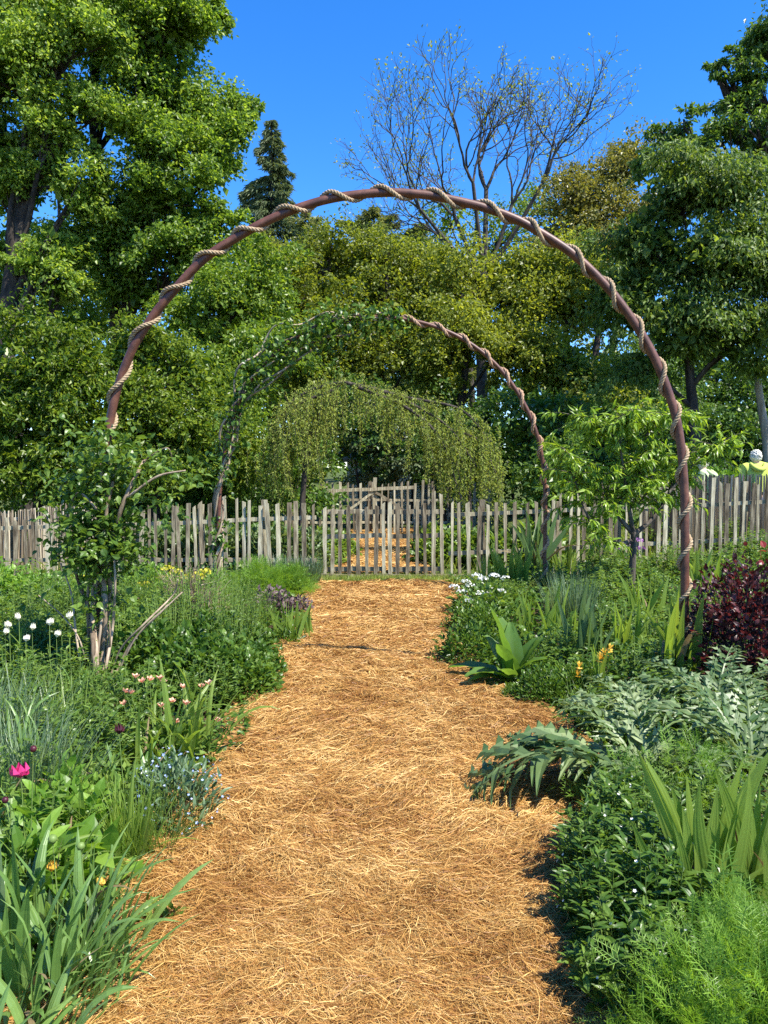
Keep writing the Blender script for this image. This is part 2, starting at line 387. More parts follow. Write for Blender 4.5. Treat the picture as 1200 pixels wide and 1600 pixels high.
# ------------------------------------------------------------------ straw path: edges read as (y, x left, x right)
EL = [(0.8, -1.15), (2.2, -1.02), (2.35, -.88), (2.6, -.86), (2.9, -.92), (3.3, -.93), (3.75, -.86), (4.3, -.78), (4.7, -.76), (5.1, -.86), (5.5, -.88), (6.3, -.93), (7.2, -1.0), (7.8, -.68), (8.6, -.8), (9.6, -.95), (10.6, -1.0), (11.2, -1.0)]
ER = [(0.8, 1.0), (2.2, .72), (2.35, .66), (2.6, .62), (2.85, .66), (3.1, .72), (3.5, .90), (4.2, .98), (4.7, 1.08), (5.1, .98), (5.4, .80), (5.8, .68), (6.3, .58), (7.2, .66), (8.5, .86), (9.4, .92), (10.6, .92), (11.2, .9)]
def edge(T, y): return np.interp(y, [a for a, _ in T], [b for _, b in T])
def hump(x, y):
    return +.018 * np.sin(x * 4.1 + 1.3 * np.sin(y * 2.3)) * np.sin(y * 5.2 + x * 1.7) + .013 * np.sin(x * 11 + y * 7.3) * np.sin(y * 13.1 - x * 5.7) + .009 * np.sin(x * 27 - y * 17) * np.sin(y * 31 + x * 9)
def path_sheet(name, y0, y1, fl, fr, z0, mat, nxs=40, nys=240):
    y = np.linspace(y0, y1, nys); u = np.linspace(0, 1, nxs)
    l = np.array([fl(v) for v in y]); r = np.array([fr(v) for v in y])
    X = l[:, None] + (r - l)[:, None] * u; Yy = np.broadcast_to(y[:, None], X.shape)
    Z = hump(X, Yy) + z0
    i, j = np.meshgrid(np.arange(nys - 1), np.arange(nxs - 1), indexing='ij'); q = i * nxs + j
    me = make_mesh(name, np.stack((X, Yy, Z), -1).reshape(-1, 3), [np.stack((q, q + 1, q + nxs + 1, q + nxs), -1).reshape(-1, 4)], True)
    return link(name, me, mat, None, 'structure')
M_STRAWBED = rough_mat('straw_bed', [(.09, .04, .012), (.22, .11, .03), (.36, .205, .062), (.48, .30, .105)], 30, .9, 1.0, (1, 1.6, 1), dist=.02, pos=[.3, .45, .56, .72])
path_sheet('path', .8, 11.2, lambda v: edge(EL, v) - .22, lambda v: edge(ER, v) + .22, .012, M_STRAWBED)
path_sheet('path', 12.15, 23, lambda v: -.72 - .01 * v, lambda v: .62 + .012 * v, .02, M_STRAWBED, 16, 80)

def straw(name, n, y0, y1, fl, fr, pw, wmin, wmax, seed):
    rng = np.random.default_rng(seed)
    u = rng.random(n)                                   # denser close to the eye: p(y) ~ y**-pw
    a = 1 - pw; y = (y0 ** a + u * (y1 ** a - y0 ** a)) ** (1 / a)
    l = np.array([fl(v) for v in y]); r = np.array([fr(v) for v in y])
    e = rng.random(n); x = l + (r - l) * e
    spill = rng.normal(0, .07, n) * (np.abs(e - .5) > .46); x = x + spill
    clump = .5 + .5 * np.sin(x * 3.1 + 2 * np.sin(y * 1.7)) * np.sin(y * 2.9 + x)
    az = rng.normal(0, .6, n) + .55 * np.sin(x * 2.3 + y * 1.9) + (rng.random(n) < .22) * rng.random(n) * TAU
    Ln = rng.uniform(.05, .2, n) * (1 + .7 * (rng.random(n) < .12)); cv = rng.normal(0, 1.0, n)
    w = (wmin + (wmax - wmin) * rng.random(n) ** 2) * np.clip(y / 3.2, .8, 3.2)
    k = 4; t = np.linspace(-.5, .5, k)
    A = az[:, None] + cv[:, None] * t
    px = x[:, None] + np.cos(A) * t * Ln[:, None]; py = y[:, None] + np.sin(A) * t * Ln[:, None]
    lift = rng.random(n) ** 2.0 * .034 * (.7 + .5 * clump)
    up = (rng.random(n) < .04) * rng.uniform(0, .05, n)
    pz = hump(px, py) + .016 + lift[:, None] + up[:, None] * (t + .5) ** 2 + .006 * np.sin(t * 9 + az[:, None])
    tilt = rng.normal(0, .7, n)[:, None]
    nxv, nyv = -np.sin(A), np.cos(A); hw = (w[:, None] / 2) * np.array((.6, 1, 1, .5))
    S = np.stack((nxv * hw * np.cos(tilt), nyv * hw * np.cos(tilt), hw * np.sin(tilt)), -1); P = np.stack((px, py, pz), -1)
    V = np.stack((P - S, P + S), 2).reshape(n, k * 2, 3)
    f = np.array([(2 * i, 2 * i + 1, 2 * i + 3, 2 * i + 2) for i in range(k - 1)])
    F = (np.arange(n)[:, None, None] * (2 * k) + f[None]).reshape(-1, 4)
    link(name, make_mesh(name, V.reshape(-1, 3), [F]), G['straw'], None, 'stuff')
straw('straw', 160000, 1.9, 11.25, lambda v: edge(EL, v) - .05, lambda v: edge(ER, v) + .05, 1.75, .0013, .0034, 3)
straw('straw', 6000, 12.2, 22, lambda v: -.7 - .01 * v, lambda v: .6 + .012 * v, 1.5, .003, .005, 4)

def grass(name, n, x0, x1, y0, y1, h, mat, seed, keep=None, w=.045):
    rng = np.random.default_rng(seed)
    x = rng.uniform(x0, x1, n); y = rng.uniform(y0, y1, n)
    if keep is not None:
        kx = keep(x, y, rng); x = x[kx]; y = y[kx]; n = len(x)
    D = nrm(np.stack((rng.normal(0, .5, n), rng.normal(0, .5, n), np.ones(n)), -1)); 
    V, F = scatter(T_blade(3, w, .25), np.stack((x, y, ground_h(x, y) - .03), -1), D, unit(rng, n), rng.uniform(.5, 1.1, n) * h)
    return link(name, make_mesh(name, V, [F]), mat, None, 'stuff')
grass('grass', 16000, -2.4, 2.4, 10.7, 12.1, .11, G['grass'], 5, lambda x, y, r: (np.abs(x) > 1.0) | (y > 11.0 + .25 * r.random(len(x))), .07)
grass('grass', 14000, -9, 9, 12.2, 20, .3, G['grass'], 6, lambda x, y, r: np.abs(x) > .8, .06)

# ------------------------------------------------------------------ arches
def arch_path(pts, Y, zfoot=0.0):
    P = np.array([at(px, py, Y) for px, py in pts])
    P[0][2] = zfoot; P[-1][2] = zfoot
    return even(spline(P, 400), 300)
A1 = [(150, 1085), (153, 980), (156, 880), (160, 780), (166, 700), (180, 620), (205, 550), (235, 500), (265, 462), (315, 408), (365, 374), (420, 344), (475, 322), (530, 308), (600, 301), (660, 304), (705, 312), (755, 324), (805, 342), (850, 367), (895, 397), (935, 434), (968, 472), (1000, 518), (1024, 562), (1044, 612), (1059, 665), (1067, 730), (1070, 800), (1070, 930), (1069, 1080)]
A2 = [(340, 930), (340, 860), (343, 780), (349, 715), (361, 660), (382, 610), (410, 572), (445, 540), (485, 515), (530, 500), (590, 495), (640, 500), (690, 514), (735, 537), (772, 567), (802, 603), (826, 645), (842, 690), (850, 740), (852, 800), (851, 860), (850, 930)]
def pipe(P, r, label, n=14):
    mb = MB(); mb.add(*tube(P, r, n)); return tag(mb.obj('garden_arch', M_PIPE, None, True), label, 'arch')
def wound_rope(P, q, Y, cross_px, r_pipe, r_rope, twist, mat, label, s_from, s_to, step=.009, name='rope'):
    """rope of three laid strands wound round the pipe; cross_px = where it crosses the front of the pipe"""
    s_c = sorted(float(q[np.argmin(np.linalg.norm(P - at(px, py, Y), axis=1))]) for px, py in cross_px)
    d0, d1 = s_c[1] - s_c[0], s_c[-1] - s_c[-2]
    while s_c[0] > 0: s_c.insert(0, s_c[0] - d0)
    while s_c[-1] < q[-1]: s_c.append(s_c[-1] + d1)
    n = int((s_to - s_from) * q[-1] * 1.25 / step); s = np.linspace(s_from * q[-1], s_to * q[-1], n)
    ph = np.interp(s, s_c, np.arange(len(s_c))) * TAU
    C = np.stack([np.interp(s, q, P[:, k]) for k in range(3)], -1); T = nrm(np.gradient(C, axis=0))
    fr = np.broadcast_to(np.array((0, -1., 0)), C.shape); out = nrm(np.cross(T, fr)); 
    # out: outward side of the curve; the rope runs from the outer side across the front to the inner side
    cen = C.mean(0); sgn = np.sign(np.sum((C - np.array((cen[0], 0, 1.2)) * np.array((1, 0, 1))) * out, -1)[:, None]); sgn = sgn[len(sgn) // 2]
    R0 = r_pipe + r_rope * .72
    H = C + R0 * (np.cos(ph)[:, None] * fr - np.sin(ph)[:, None] * out * sgn)
    rng = np.random.default_rng(11); wob = np.cumsum(rng.normal(0, .0006, (n, 3)), axis=0); wob -= np.linspace(0, 1, n)[:, None] * wob[-1]
    H = H + wob * .3
    Th = nrm(np.gradient(H, axis=0)); u = nrm(np.cross(Th, np.array((.2, 1., .1)))); v = np.cross(Th, u)
    L = np.concatenate(([0], np.cumsum(np.linalg.norm(np.diff(H, axis=0), axis=1))))
    root = empty(name, tuple(P[0]), label, 'rope'); 
    for k in range(3):
        a = L * TAU / twist + k * TAU / 3; S = H + r_rope * .52 * (np.cos(a)[:, None] * u + np.sin(a)[:, None] * v) - P[0]
        mb = MB(); mb.add(*tube(S, r_rope * .52, 6)); mb.obj('strand', mat, root, True)
    return root
P1, q1 = arch_path(A1, 5.65); pipe(P1, .031, 'near rusty steel pipe arch spanning the straw path, rope wound around it')
X1 = [(172, 680), (190, 605), (228, 515), (275, 455), (330, 400), (385, 360), (455, 330), (530, 309), (608, 300), (690, 309), (775, 331), (840, 361), (905, 405), (957, 460), (1002, 520), (1037, 590), (1060, 655), (1070, 725), (1072, 795), (1072, 860), (1071, 925), (1070, 985)]
wound_rope(P1, q1, 5.65, X1, .031, .0165, .072, M_ROPE, 'thick tan hemp rope wound in a spiral around the near pipe arch', .0, .995)
P2, q2 = arch_path(A2, 10.15); pipe(P2, .026, 'far rusty steel pipe arch before the gate, its left half overgrown with vine')
X2 = [(565, 497), (600, 495), (645, 502), (690, 516), (728, 533), (765, 560), (793, 592), (815, 624), (832, 660), (844, 697), (850, 735), (852, 775), (852, 815), (851, 855), (850, 895)]
wound_rope(P2, q2, 10.15, X2, .026, .023, .16, M_VINE, 'brown rope wound around the right half of the far pipe arch', .44, .995, .014)

# ------------------------------------------------------------------ fences and gate
def picket_mesh(rng, w=.053, t=.022, k=5):
    """a riven paling of unit height with uneven edges and a rough slanted top"""
    rows = []
    dx = 0
    for i in range(k):
        z = i / (k - 1); dx += rng.normal(0, .004)
        ww = w / 2 * rng.uniform(.82, 1.12)
        rows.append([(dx - ww, -t / 2 * rng.uniform(.8, 1.3), z), (dx + ww * rng.uniform(.9, 1.1), -t / 2 * rng.uniform(.7, 1.2), z), (dx + ww, t / 2, z), (dx - ww, t / 2, z)])
    V = np.array(rows).reshape(-1, 3); sl = rng.uniform(-.035, .035); V[-4:, 2] += np.array((sl, -sl, -sl, sl)) * .6
    F = []
    for i in range(k - 1):
        for j in range(4): F.append((4 * i + j, 4 * i + (j + 1) % 4, 4 * i + 4 + (j + 1) % 4, 4 * i + 4 + j))
    F.append((4 * k - 4, 4 * k - 3, 4 * k - 2, 4 * k - 1)); F.append((3, 2, 1, 0))
    me = make_mesh('picket', V, [np.array(F)]); me.materials.append(M_WOOD); return me
_pr = np.random.default_rng(21)
PICK = [picket_mesh(_pr) for _ in range(10)]
def bar(name, a, b, w, h, mat, parent, seed=0):
    """a rough squared rail from a to b"""
    rng = np.random.default_rng(seed); a = np.array(a, float); b = np.array(b, float); n = 7
    P = a + (b - a) * np.linspace(0, 1, n)[:, None] + rng.normal(0, .006, (n, 3)); d = nrm(b - a); up = np.array((0, 0, 1.)) if abs(d[2]) < .9 else np.array((0, 1., 0))
    s = nrm(np.cross(d, up)); up = np.cross(s, d); V = []
    for p in P:
        k = rng.uniform(.85, 1.15)
        V += [p - s * w / 2 - up * h / 2 * k, p + s * w / 2 - up * h / 2, p + s * w / 2 + up * h / 2 * k, p - s * w / 2 + up * h / 2]
    F = []
    for i in range(n - 1):
        for j in range(4): F.append((4 * i + j, 4 * i + (j + 1) % 4, 4 * i + 4 + (j + 1) % 4, 4 * i + 4 + j))
    F += [(3, 2, 1, 0), (4 * n - 4, 4 * n - 3, 4 * n - 2, 4 * n - 1)]
    mb = MB(); mb.add(V, np.array(F)); return mb.obj(name, mat, parent)
def picket(parent, x, y, z0, z1, wk, rng, i):
    o = link('picket', PICK[i % len(PICK)], None, parent)
    o.location = (x, y, z0); o.scale = (wk, 1.0, z1 - z0); o.rotation_euler = (rng.normal(0, .012), rng.normal(0, .018), rng.normal(0, .08)); return o
YF = 12.0
def fence(label, xs, top, rails, post_every=8, base=None, y=YF):
    rng = np.random.default_rng(abs(hash(label)) % 1000 if False else len(label))
    x0 = float(np.mean(xs)); root = empty('picket_fence', (x0, y, 0), label, 'fence')
    for i, x in enumerate(xs):
        g = float(ground_h(x, y)) if base is None else base
        picket(root, x - x0, -.035 + rng.normal(0, .004), g - .06 + rng.uniform(0, .05), top(x) + rng.normal(0, .04), rng.uniform(.7, 1.35), rng, int(rng.integers(10)))
        if i % post_every == 3:
            bar('post', (x - x0 + .06, .075, g - .25), (x - x0 + .06, .075, top(x) + rng.uniform(-.08, .03)), .085, .085, M_WOOD, root, i)
    for k, rz in enumerate(rails):
        a, b = xs[0], xs[-1]
        bar('rail', (a - x0 - .05, 0, rz(a)), (b - x0 + .05, 0, rz(b)), .035, .06, M_WOOD, root, 50 + k)
    return root
rg = np.random.default_rng(5)
xl = np.concatenate((np.arange(-7.2, -2.05, .122) + rg.normal(0, .02, 43), np.array([(p - 600) / FPX * YF for p in (406, 422, 436, 451, 463, 476, 489)])))
fence('grey weathered picket fence left of the garden gate', xl, lambda x: .86 + .30 * smooth(-5.2, -2.2, x), [lambda x: .70 + .22 * smooth(-5.2, -2.2, x), lambda x: .25])
xr = np.concatenate((np.array([(p - 600) / FPX * YF for p in (706, 719, 733, 748, 762, 776, 790, 806, 822, 838, 852)]), np.arange(2.66, 7.2, .122) + rg.normal(0, .02, 38)))
fence('grey weathered picket fence right of the garden gate', xr, lambda x: 1.16 + .34 * smooth(2.0, 4.3, x), [lambda x: .95 + .27 * smooth(2.0, 4.3, x), lambda x: .35 + .3 * smooth(2.5, 4.5, x)])
def gate_leaf(label, pxs, tops, x_brace):
    rng = np.random.default_rng(len(label)); X = [(p - 600) / FPX * YF for p in pxs]; x0 = (X[0] + X[-1]) / 2
    root = empty('garden_gate', (x0, YF, 0), label, 'gate')
    for i, (x, ty) in enumerate(zip(X, tops)):
        picket(root, x - x0, -.04, .015, at(600, ty, YF)[2], rng.uniform(.95, 1.25), rng, i + 2)
    for k, z in enumerate((.10, .62, 1.0)):
        bar('rail', (X[0] - x0 - .03, 0, z), (X[-1] - x0 + .03, 0, z + .01), .035, .07, M_WOOD, root, 90 + k)
    return root
gate_leaf('left leaf of the weathered picket garden gate', (507, 519, 531, 546, 559, 573, 587, 600), (793, 794, 798, 791, 795, 792, 790, 786), 0)
gate_leaf('right leaf of the weathered picket garden gate', (609, 621, 637, 652, 664, 677, 691), (784, 786, 789, 783, 786, 768, 772), 0)
sill = bar('threshold_beam', (-1.2, YF - .03, .01), (1.25, YF - .03, .0), .10, .05, M_WOOD, None, 4)
tag(sill, 'rough grey timber beam lying on the ground under the gate', 'beam')
def stick_fence(label, x0, x1, y, top, n, seed, slope=0.0):
    rng = np.random.default_rng(seed); x = np.linspace(x0, x1, n) + rng.normal(0, .008, n)
    g = ground_h(x, np.full(n, y)) - .05
    A = np.stack((x - x0, rng.normal(0, .014, n), g), -1); B = np.stack((x - x0 + rng.normal(0, .012, n), rng.normal(0, .016, n), top(x) + rng.normal(0, .013, n)), -1)
    root = empty('stick_fence', (x0, y, 0), label, 'fence')
    mb = MB(); mb.add(*stems(A, B, rng.uniform(.013, .025, n), rng.normal(0, .006, (n, 3)))); mb.obj('sticks', M_STICK, root, kind='stuff')
    for k, f in enumerate((.35, .8)):
        bar('rail', (-.05, .045, float(top(x0)) * f), (x1 - x0 + .05, .045, float(top(x1)) * f), .03, .05, M_STICK, root, 70 + k)
    return root
stick_fence('brown stick fence behind the pickets at the left edge', -7.6, -4.75, 12.9, lambda x: .95 + .2 * smooth(-6.6, -4.7, x), 170, 31)
stick_fence('tall dense stick fence behind the pickets on the right', 4.35, 8.2, 13.0, lambda x: 1.575 + 0 * x, 270, 32)
# far picket fence and timber frame beyond the gate
rf = np.random.default_rng(8)
xf = np.arange(-2.6, 2.9, .18) + rf.normal(0, .015, 31)
fence('far picket fence at the end of the path beyond the gate', xf, lambda x: 1.36 + 0 * x, [lambda x: .9, lambda x: .3], 9, None, 20.5)
root = empty('timber_frame', (-.23, 19.4, 0), 'T shaped weathered timber frame with two braces beyond the gate', 'frame')
bar('post', (0, 0, -.2), (0, 0, 1.5), .09, .09, M_WOOD, root, 3)
bar('beam', (-1.15, -.07, 1.16), (1.0, -.07, 1.26), .05, .08, M_WOOD, root, 5)
bar('brace', (-.85, -.05, .55), (-.03, -.05, 1.14), .05, .06, M_WOOD, root, 6)
bar('brace', (.85, -.05, .6), (.03, -.05, 1.14), .05, .06, M_WOOD, root, 7)

# ------------------------------------------------------------------ trees
def px_ell(px, py, Y, rx, rz, ry=None):
    c = at(px, py, Y); k = Y / FPX
    return (c[0], c[1], c[2], rx * k, (ry if ry else rx * k * .8), rz * k)
def crown_points(rng, ells, n_leaf, cl_r=.5, per=24, shell=.45, bough=.9, thick=.16, sag=.35, loose=.13):
    """leaf positions: every lobe of the crown carries flattened boughs that reach outwards and sag at the rim"""
    area = np.array([(e[3] * e[5] + e[3] * e[4] + e[4] * e[5]) for e in ells]); area = area / area.sum()
    P, O, C = [], [], []
    for e, a in zip(ells, area):
        n = max(int(n_leaf * a), 200); mr = (e[3] * e[4] * e[5]) ** (1 / 3); nb = int(np.clip(3.4 * (mr / bough) ** 2 * 1.6, 5, 60)); pl = n // nb
        for k in range(nb):
            d = unit(rng, 1)[0]; rad = shell + (1.0 - shell) * rng.random() ** .5
            c = np.array(e[:3]) + d * rad * np.array(e[3:6]) * rng.uniform(.86, 1.08); C.append(c)
            h = d * (1, 1, .35); h = nrm(h + rng.normal(0, .25, 3)); v = nrm(np.cross(h, (0, 0, 1.))); w = np.cross(v, h)
            R = bough * rng.uniform(.65, 1.3) * min(1, mr / bough * .8); Rv = R * rng.uniform(.55, .85)
            m = int(pl * rng.uniform(.6, 1.4)); nsp = max(m // 14, 3)                    # small sprays inside the bough
            al = rng.random(nsp) * TAU; q = np.sqrt(rng.random(nsp)); x = np.cos(al) * q; y = np.sin(al) * q
            sc = c + R * x[:, None] * h + Rv * y[:, None] * v + (R * (thick * rng.normal(0, 1, nsp) - sag * (x * .6 + .4 * q) * np.maximum(q, 0) ))[:, None] * np.array((0, 0, 1.)) 
            sd = nrm(x[:, None] * h + y[:, None] * v + h * .5); i = rng.integers(0, nsp, m); t = rng.uniform(-.5, 1, m)[:, None]
            P.append(sc[i] + sd[i] * t * R * .22 + rng.normal(0, loose * R, (m, 3)) * (1, 1, .7)); O.append(nrm(sd[i] + rng.normal(0, .7, (m, 3))))
    return np.concatenate(P), np.concatenate(O), np.array(C)
def leaf_cloud(rng, T, P, O, size, droop=.35, upn=1.0):
    n = len(P)
    D = O + rng.normal(0, .45, (n, 3)) + np.array((0, 0, -droop))
    Nn = np.array((0, 0, upn)) + rng.normal(0, .6, (n, 3)) + O * .5
    return scatter(T, P, D, Nn, size * rng.uniform(.6, 1.25, n), rng.uniform(.8, 1.15, n))
def limb(rng, a, b, r0, r1, n=9, wob=.06, sag=0.0):
    a = np.array(a, float); b = np.array(b, float); L = np.linalg.norm(b - a)
    K = [a] + [a + (b - a) * t + rng.normal(0, wob * L * .5, 3) * (1, 1, .5) + np.array((0, 0, sag * L * math.sin(t * math.pi))) for t in (.33, .67)] + [b]
    return tube(spline(K, n), np.linspace(r0, r1, n), 7, False)
def tree(name, label, base, top, r0, ells, leafmat, n_leaf, size, seed, T=None, bark=None, cl_r=.5, per=24, droop=.35, lean=0, cat='tree', group=None, limbs=True, upn=.4, shell=.4, core=.06, bough=1.0, thick=.15, sag=.35):
    rng = np.random.default_rng(seed); base = np.array(base, float); base[2] = float(ground_h(base[0], base[1])) - .1
    root = empty(name, tuple(base), label, cat, group)
    mb = MB(); top = np.array(top, float); H = top - base
    K = [np.zeros(3), H * .3 + rng.normal(0, .02, 3) * np.linalg.norm(H) * (1, 1, 0), H * .65 + rng.normal(0, .02, 3) * np.linalg.norm(H) * (1, 1, 0), H]
    TP = spline(K, 16); R = np.linspace(1, .3, 16) * r0; R[0] *= 1.35; R[1] *= 1.08
    mb.add(*tube(TP, R, 12, False))
    P, O, C = crown_points(rng, ells, n_leaf, cl_r, per, shell, bough, thick, sag)
    if limbs:
        for e in ells:
            c = np.array(e[:3]) - base
            t = np.clip((c[2] - .25 * np.linalg.norm(c[:2] - TP[-1][:2])) / max(TP[-1][2], .1) * .85, .12, .98); k = t * 15; a = TP[int(k)]
            mb.add(*limb(rng, a, c, r0 * (1 - t * .75) * .55, r0 * .1, 9, .06, .05))
            near = C - base; dd = np.linalg.norm(near - c, axis=1); sel = np.argsort(dd + rng.random(len(dd)) * .2)
            pick = [j for j in sel[:60] if dd[j] < max(e[3:6]) * 1.2]
            for j in pick[::max(1, len(pick) // 14)]:
                mb.add(*limb(rng, a + (c - a) * rng.uniform(.55, .95), near[j], r0 * .14, r0 * .03, 6, .06))
    mb.obj('trunk', bark or M_BARKD, root, True)
    cm = MB(); cm.add(*leaf_cloud(rng, T or T_simple(.62), P - base, O, size, droop, upn))
    if core:                                            # larger shaded leaves deep in the crown
        ar = np.array([e[3] * e[5] for e in ells]); k = rng.choice(len(ells), int(n_leaf * core), p=ar / ar.sum()); E = np.array(ells)[k]
        d = unit(rng, len(k)) * (rng.random(len(k)) ** .5 * .74)[:, None]; Q = E[:, :3] + d * E[:, 3:6]
        cm.add(*leaf_cloud(rng, T_simple(.75), Q - base, unit(rng, len(k)), size * 1.9, .2, .5))
    cm.obj('crown', leafmat, root)
    return root
def B(px, Y): return ((px - 600) / FPX * Y, Y, 0)

# tall tulip poplars on the left
tree('poplar_tree', 'tall leafy tree with grey trunk at the left edge', B(45, 22), at(30, -120, 22), .33,
     [px_ell(*e) for e in ((10, -80, 22, 150, 110), (110, 40, 21, 85, 50), (40, 110, 21.5, 75, 45), (-60, 130, 22, 100, 90), (130, 150, 21.5, 60, 42), (90, 215, 21.5, 70, 40), (-10, 220, 22, 80, 45), (20, 300, 22, 60, 36), (30, 250, 21.3, 50, 26), (70, 420, 21.3, 50, 26), (115, 300, 21.4, 50, 36), (-30, 380, 22.5, 70, 50), (95, 385, 21.6, 50, 32), (-20, 450, 23, 70, 40), (100, 455, 22, 48, 32))],
     G['poplar'], 90000, .135, 101, bark=M_BARKD, bough=.95, upn=.25, core=.05, thick=.24)
tree('poplar_tree', 'tall leafy tree spreading right over the left shrubs', B(140, 23.5), at(190, -200, 23.5), .27,
     [px_ell(*e) for e in ((210, -90, 23, 120, 100), (200, 60, 22.5, 100, 90), (270, 70, 23, 60, 70), (315, 14, 23.5, 40, 13), (285, 155, 23, 72, 40), (325, 205, 23, 52, 38), (370, 165, 23.2, 26, 16), (230, 215, 22, 80, 45), (335, 265, 22.5, 46, 36), (255, 300, 22, 85, 42), (170, 340, 23, 75, 45), (330, 345, 22.6, 48, 32), (280, 395, 22.5, 75, 36), (200, 440, 23, 75, 42), (345, 430, 22.5, 45, 30))],
     G['poplar'], 105000, .135, 102, bark=M_BARKD, bough=.95, upn=.25, core=.05, thick=.24)
tree('leafy_tree', 'light green tree below the tall left trees, left of the arch top', B(330, 21), at(335, 480, 21), .14,
     [px_ell(*e) for e in ((300, 500, 20.5, 70, 60), (370, 480, 21, 70, 75), (410, 430, 21.5, 55, 50), (420, 540, 20.5, 60, 70), (340, 590, 20, 80, 70))],
     G['fresh'], 18000, .13, 103, cl_r=.4)
# shrubs at left behind the fence
tree('shrub', 'big glossy rounded shrub behind the fence at far left', B(50, 15), at(60, 560, 15), .12,
     [px_ell(*e) for e in ((30, 590, 14.8, 95, 100), (120, 590, 15, 70, 90), (-40, 680, 14.6, 110, 110), (70, 700, 14.5, 95, 85), (140, 700, 14.8, 60, 85))],
     G['shrub'], 30000, .115, 104, T_simple(.45), bough=.6, thick=.24, core=.06, cat='shrub')
tree('shrub', 'yellowish green shrub behind the rose climbing the near arch', B(240, 15.8), at(240, 560, 15.8), .12,
     [px_ell(*e) for e in ((215, 580, 15.6, 70, 75), (290, 590, 15.8, 70, 75), (210, 690, 15.2, 75, 85), (300, 690, 15.4, 80, 85), (370, 700, 15.8, 55, 75))],
     G['shrub'], 28000, .105, 105, T_simple(.5), bough=.6, thick=.24, core=.06, cat='shrub')

def conifer(name, label, px, Y, ytop, ybase, rpx, mat, seed, whorls=26, droop=.25, dens=16, nl=.3, group=None, exp=.8, vary=.3):
    rng = np.random.default_rng(seed); base = np.array(B(px, Y)); base[2] = float(ground_h(base[0], base[1])) - .1
    zt = at(px, ytop, Y)[2]; H = zt - base[2]; z0 = at(px, ybase, Y)[2] - base[2]; R = rpx * Y / FPX
    root = empty(name, tuple(base), label, 'tree', group); mb = MB(); mb.add(*tube(np.linspace((0, 0, 0), (0, 0, H), 12), np.linspace(.02 * H, .01, 12), 8, False))
    P, D = [], []
    for w in range(whorls):
        t = w / (whorls - 1); z = z0 + (H - z0) * t ** .9; rr = R * (1 - t) ** exp * rng.uniform(1 - vary, 1 + vary * .6) + .12
        for b in range(6):
            a = rng.random() * TAU; L = rr * rng.uniform(.5, 1.1); e = np.array((math.cos(a) * L, math.sin(a) * L, -droop * L + .12 * L))
            K = spline([(0, 0, z), np.array((0, 0, z)) + e * (.5, .5, .25), np.array((0, 0, z)) + e], 7); mb.add(*tube(K, np.linspace(.03, .008, 7), 4, False))
            n = int(dens * (2 + L * 7)); f = rng.random(n) ** .65; c = np.array((0, 0, z)) + e * np.stack((f, f, f * f), -1)
            side = np.stack((-np.sin(a) * np.ones(n), np.cos(a) * np.ones(n), np.zeros(n)), -1) * rng.normal(0, .15, n)[:, None] * (L * (1.05 - f)[:, None] + .2)
            P.append(c + side + np.array((0, 0, -1)) * np.abs(rng.normal(0, .14, n))[:, None]); D.append(nrm(e + side * 1.5 + np.array((0, 0, -.35)) * L))
    mb.obj('trunk', M_BARKD, root, True)
    P = np.concatenate(P); D = np.concatenate(D); n = len(P)
    V, F = scatter(T_simple(.2, .05, .2), P, D + rng.normal(0, .3, (n, 3)), np.array((0, 0, 1.)) + rng.normal(0, .5, (n, 3)), nl * rng.uniform(.6, 1.3, n))
    link('crown', make_mesh('crown', V, [F]), mat, root); return root
conifer('spruce_tree', 'dark pointed spruce rising behind the left trees', 428, 45, 188, 640, 165, G['needle'], 111, 30, .35, 16, .36, exp=.85, vary=.35)
conifer('pine_tree', 'soft grey green conifer behind the arch top, left one', 480, 40, 330, 640, 150, G['pine'], 112, 22, .05, 16, .3, exp=.5, vary=.45)
conifer('pine_tree', 'soft grey green conifer behind the arch, right of centre', 585, 38, 325, 640, 140, G['pine'], 113, 22, .05, 16, .3, exp=.5, vary=.45)
conifer('pine_tree', 'small grey green conifer under the bare tree', 655, 42, 350, 640, 120, G['pine'], 114, 20, .05, 16, .3, exp=.5, vary=.45)

# mid band of olive green trees
mids = [
 ('olive green tree behind the left shoulder of the far arch', 470, 26, [(440, 425, 27, 75, 55), (520, 400, 27, 70, 50), (450, 470, 26, 75, 70), (520, 500, 25, 70, 65), (470, 570, 24.5, 90, 70)], 'olive', 22000),
 ('yellow green spreading tree behind the top of the far arch', 600, 25, [(590, 410, 26.5, 75, 50), (650, 420, 27, 60, 45), (590, 440, 26, 70, 50), (640, 490, 25, 80, 60), (560, 540, 24, 80, 60), (650, 560, 24, 70, 55)], 'olive', 17550),
 ('green tree with dark trunk behind the right of the far arch', 715, 24, [(700, 430, 25, 70, 55), (780, 440, 25, 75, 60), (730, 510, 23.5, 90, 55), (800, 540, 23.5, 60, 60), (690, 590, 24, 60, 55)], 'olive', 20250),
 ('olive green tree between the far arch and the dark right tree', 880, 24, [(850, 430, 24.5, 70, 60), (900, 480, 24, 75, 70), (860, 560, 23.5, 75, 65), (920, 600, 23, 70, 60)], 'olive', 18900),
 ('light green tree glimpsed behind the bare tree base', 740, 36, [(700, 340, 37, 50, 40), (850, 320, 37, 55, 45), (780, 370, 36, 80, 45)], 'fresh', 4500),
 ('tall bronze green tree right of the bare tree', 940, 30, [(930, 300, 30, 60, 75), (985, 260, 30, 45, 55), (900, 350, 29.5, 70, 60), (970, 360, 29, 70, 80), (930, 420, 29, 80, 60)], 'bronze', 22000),
]
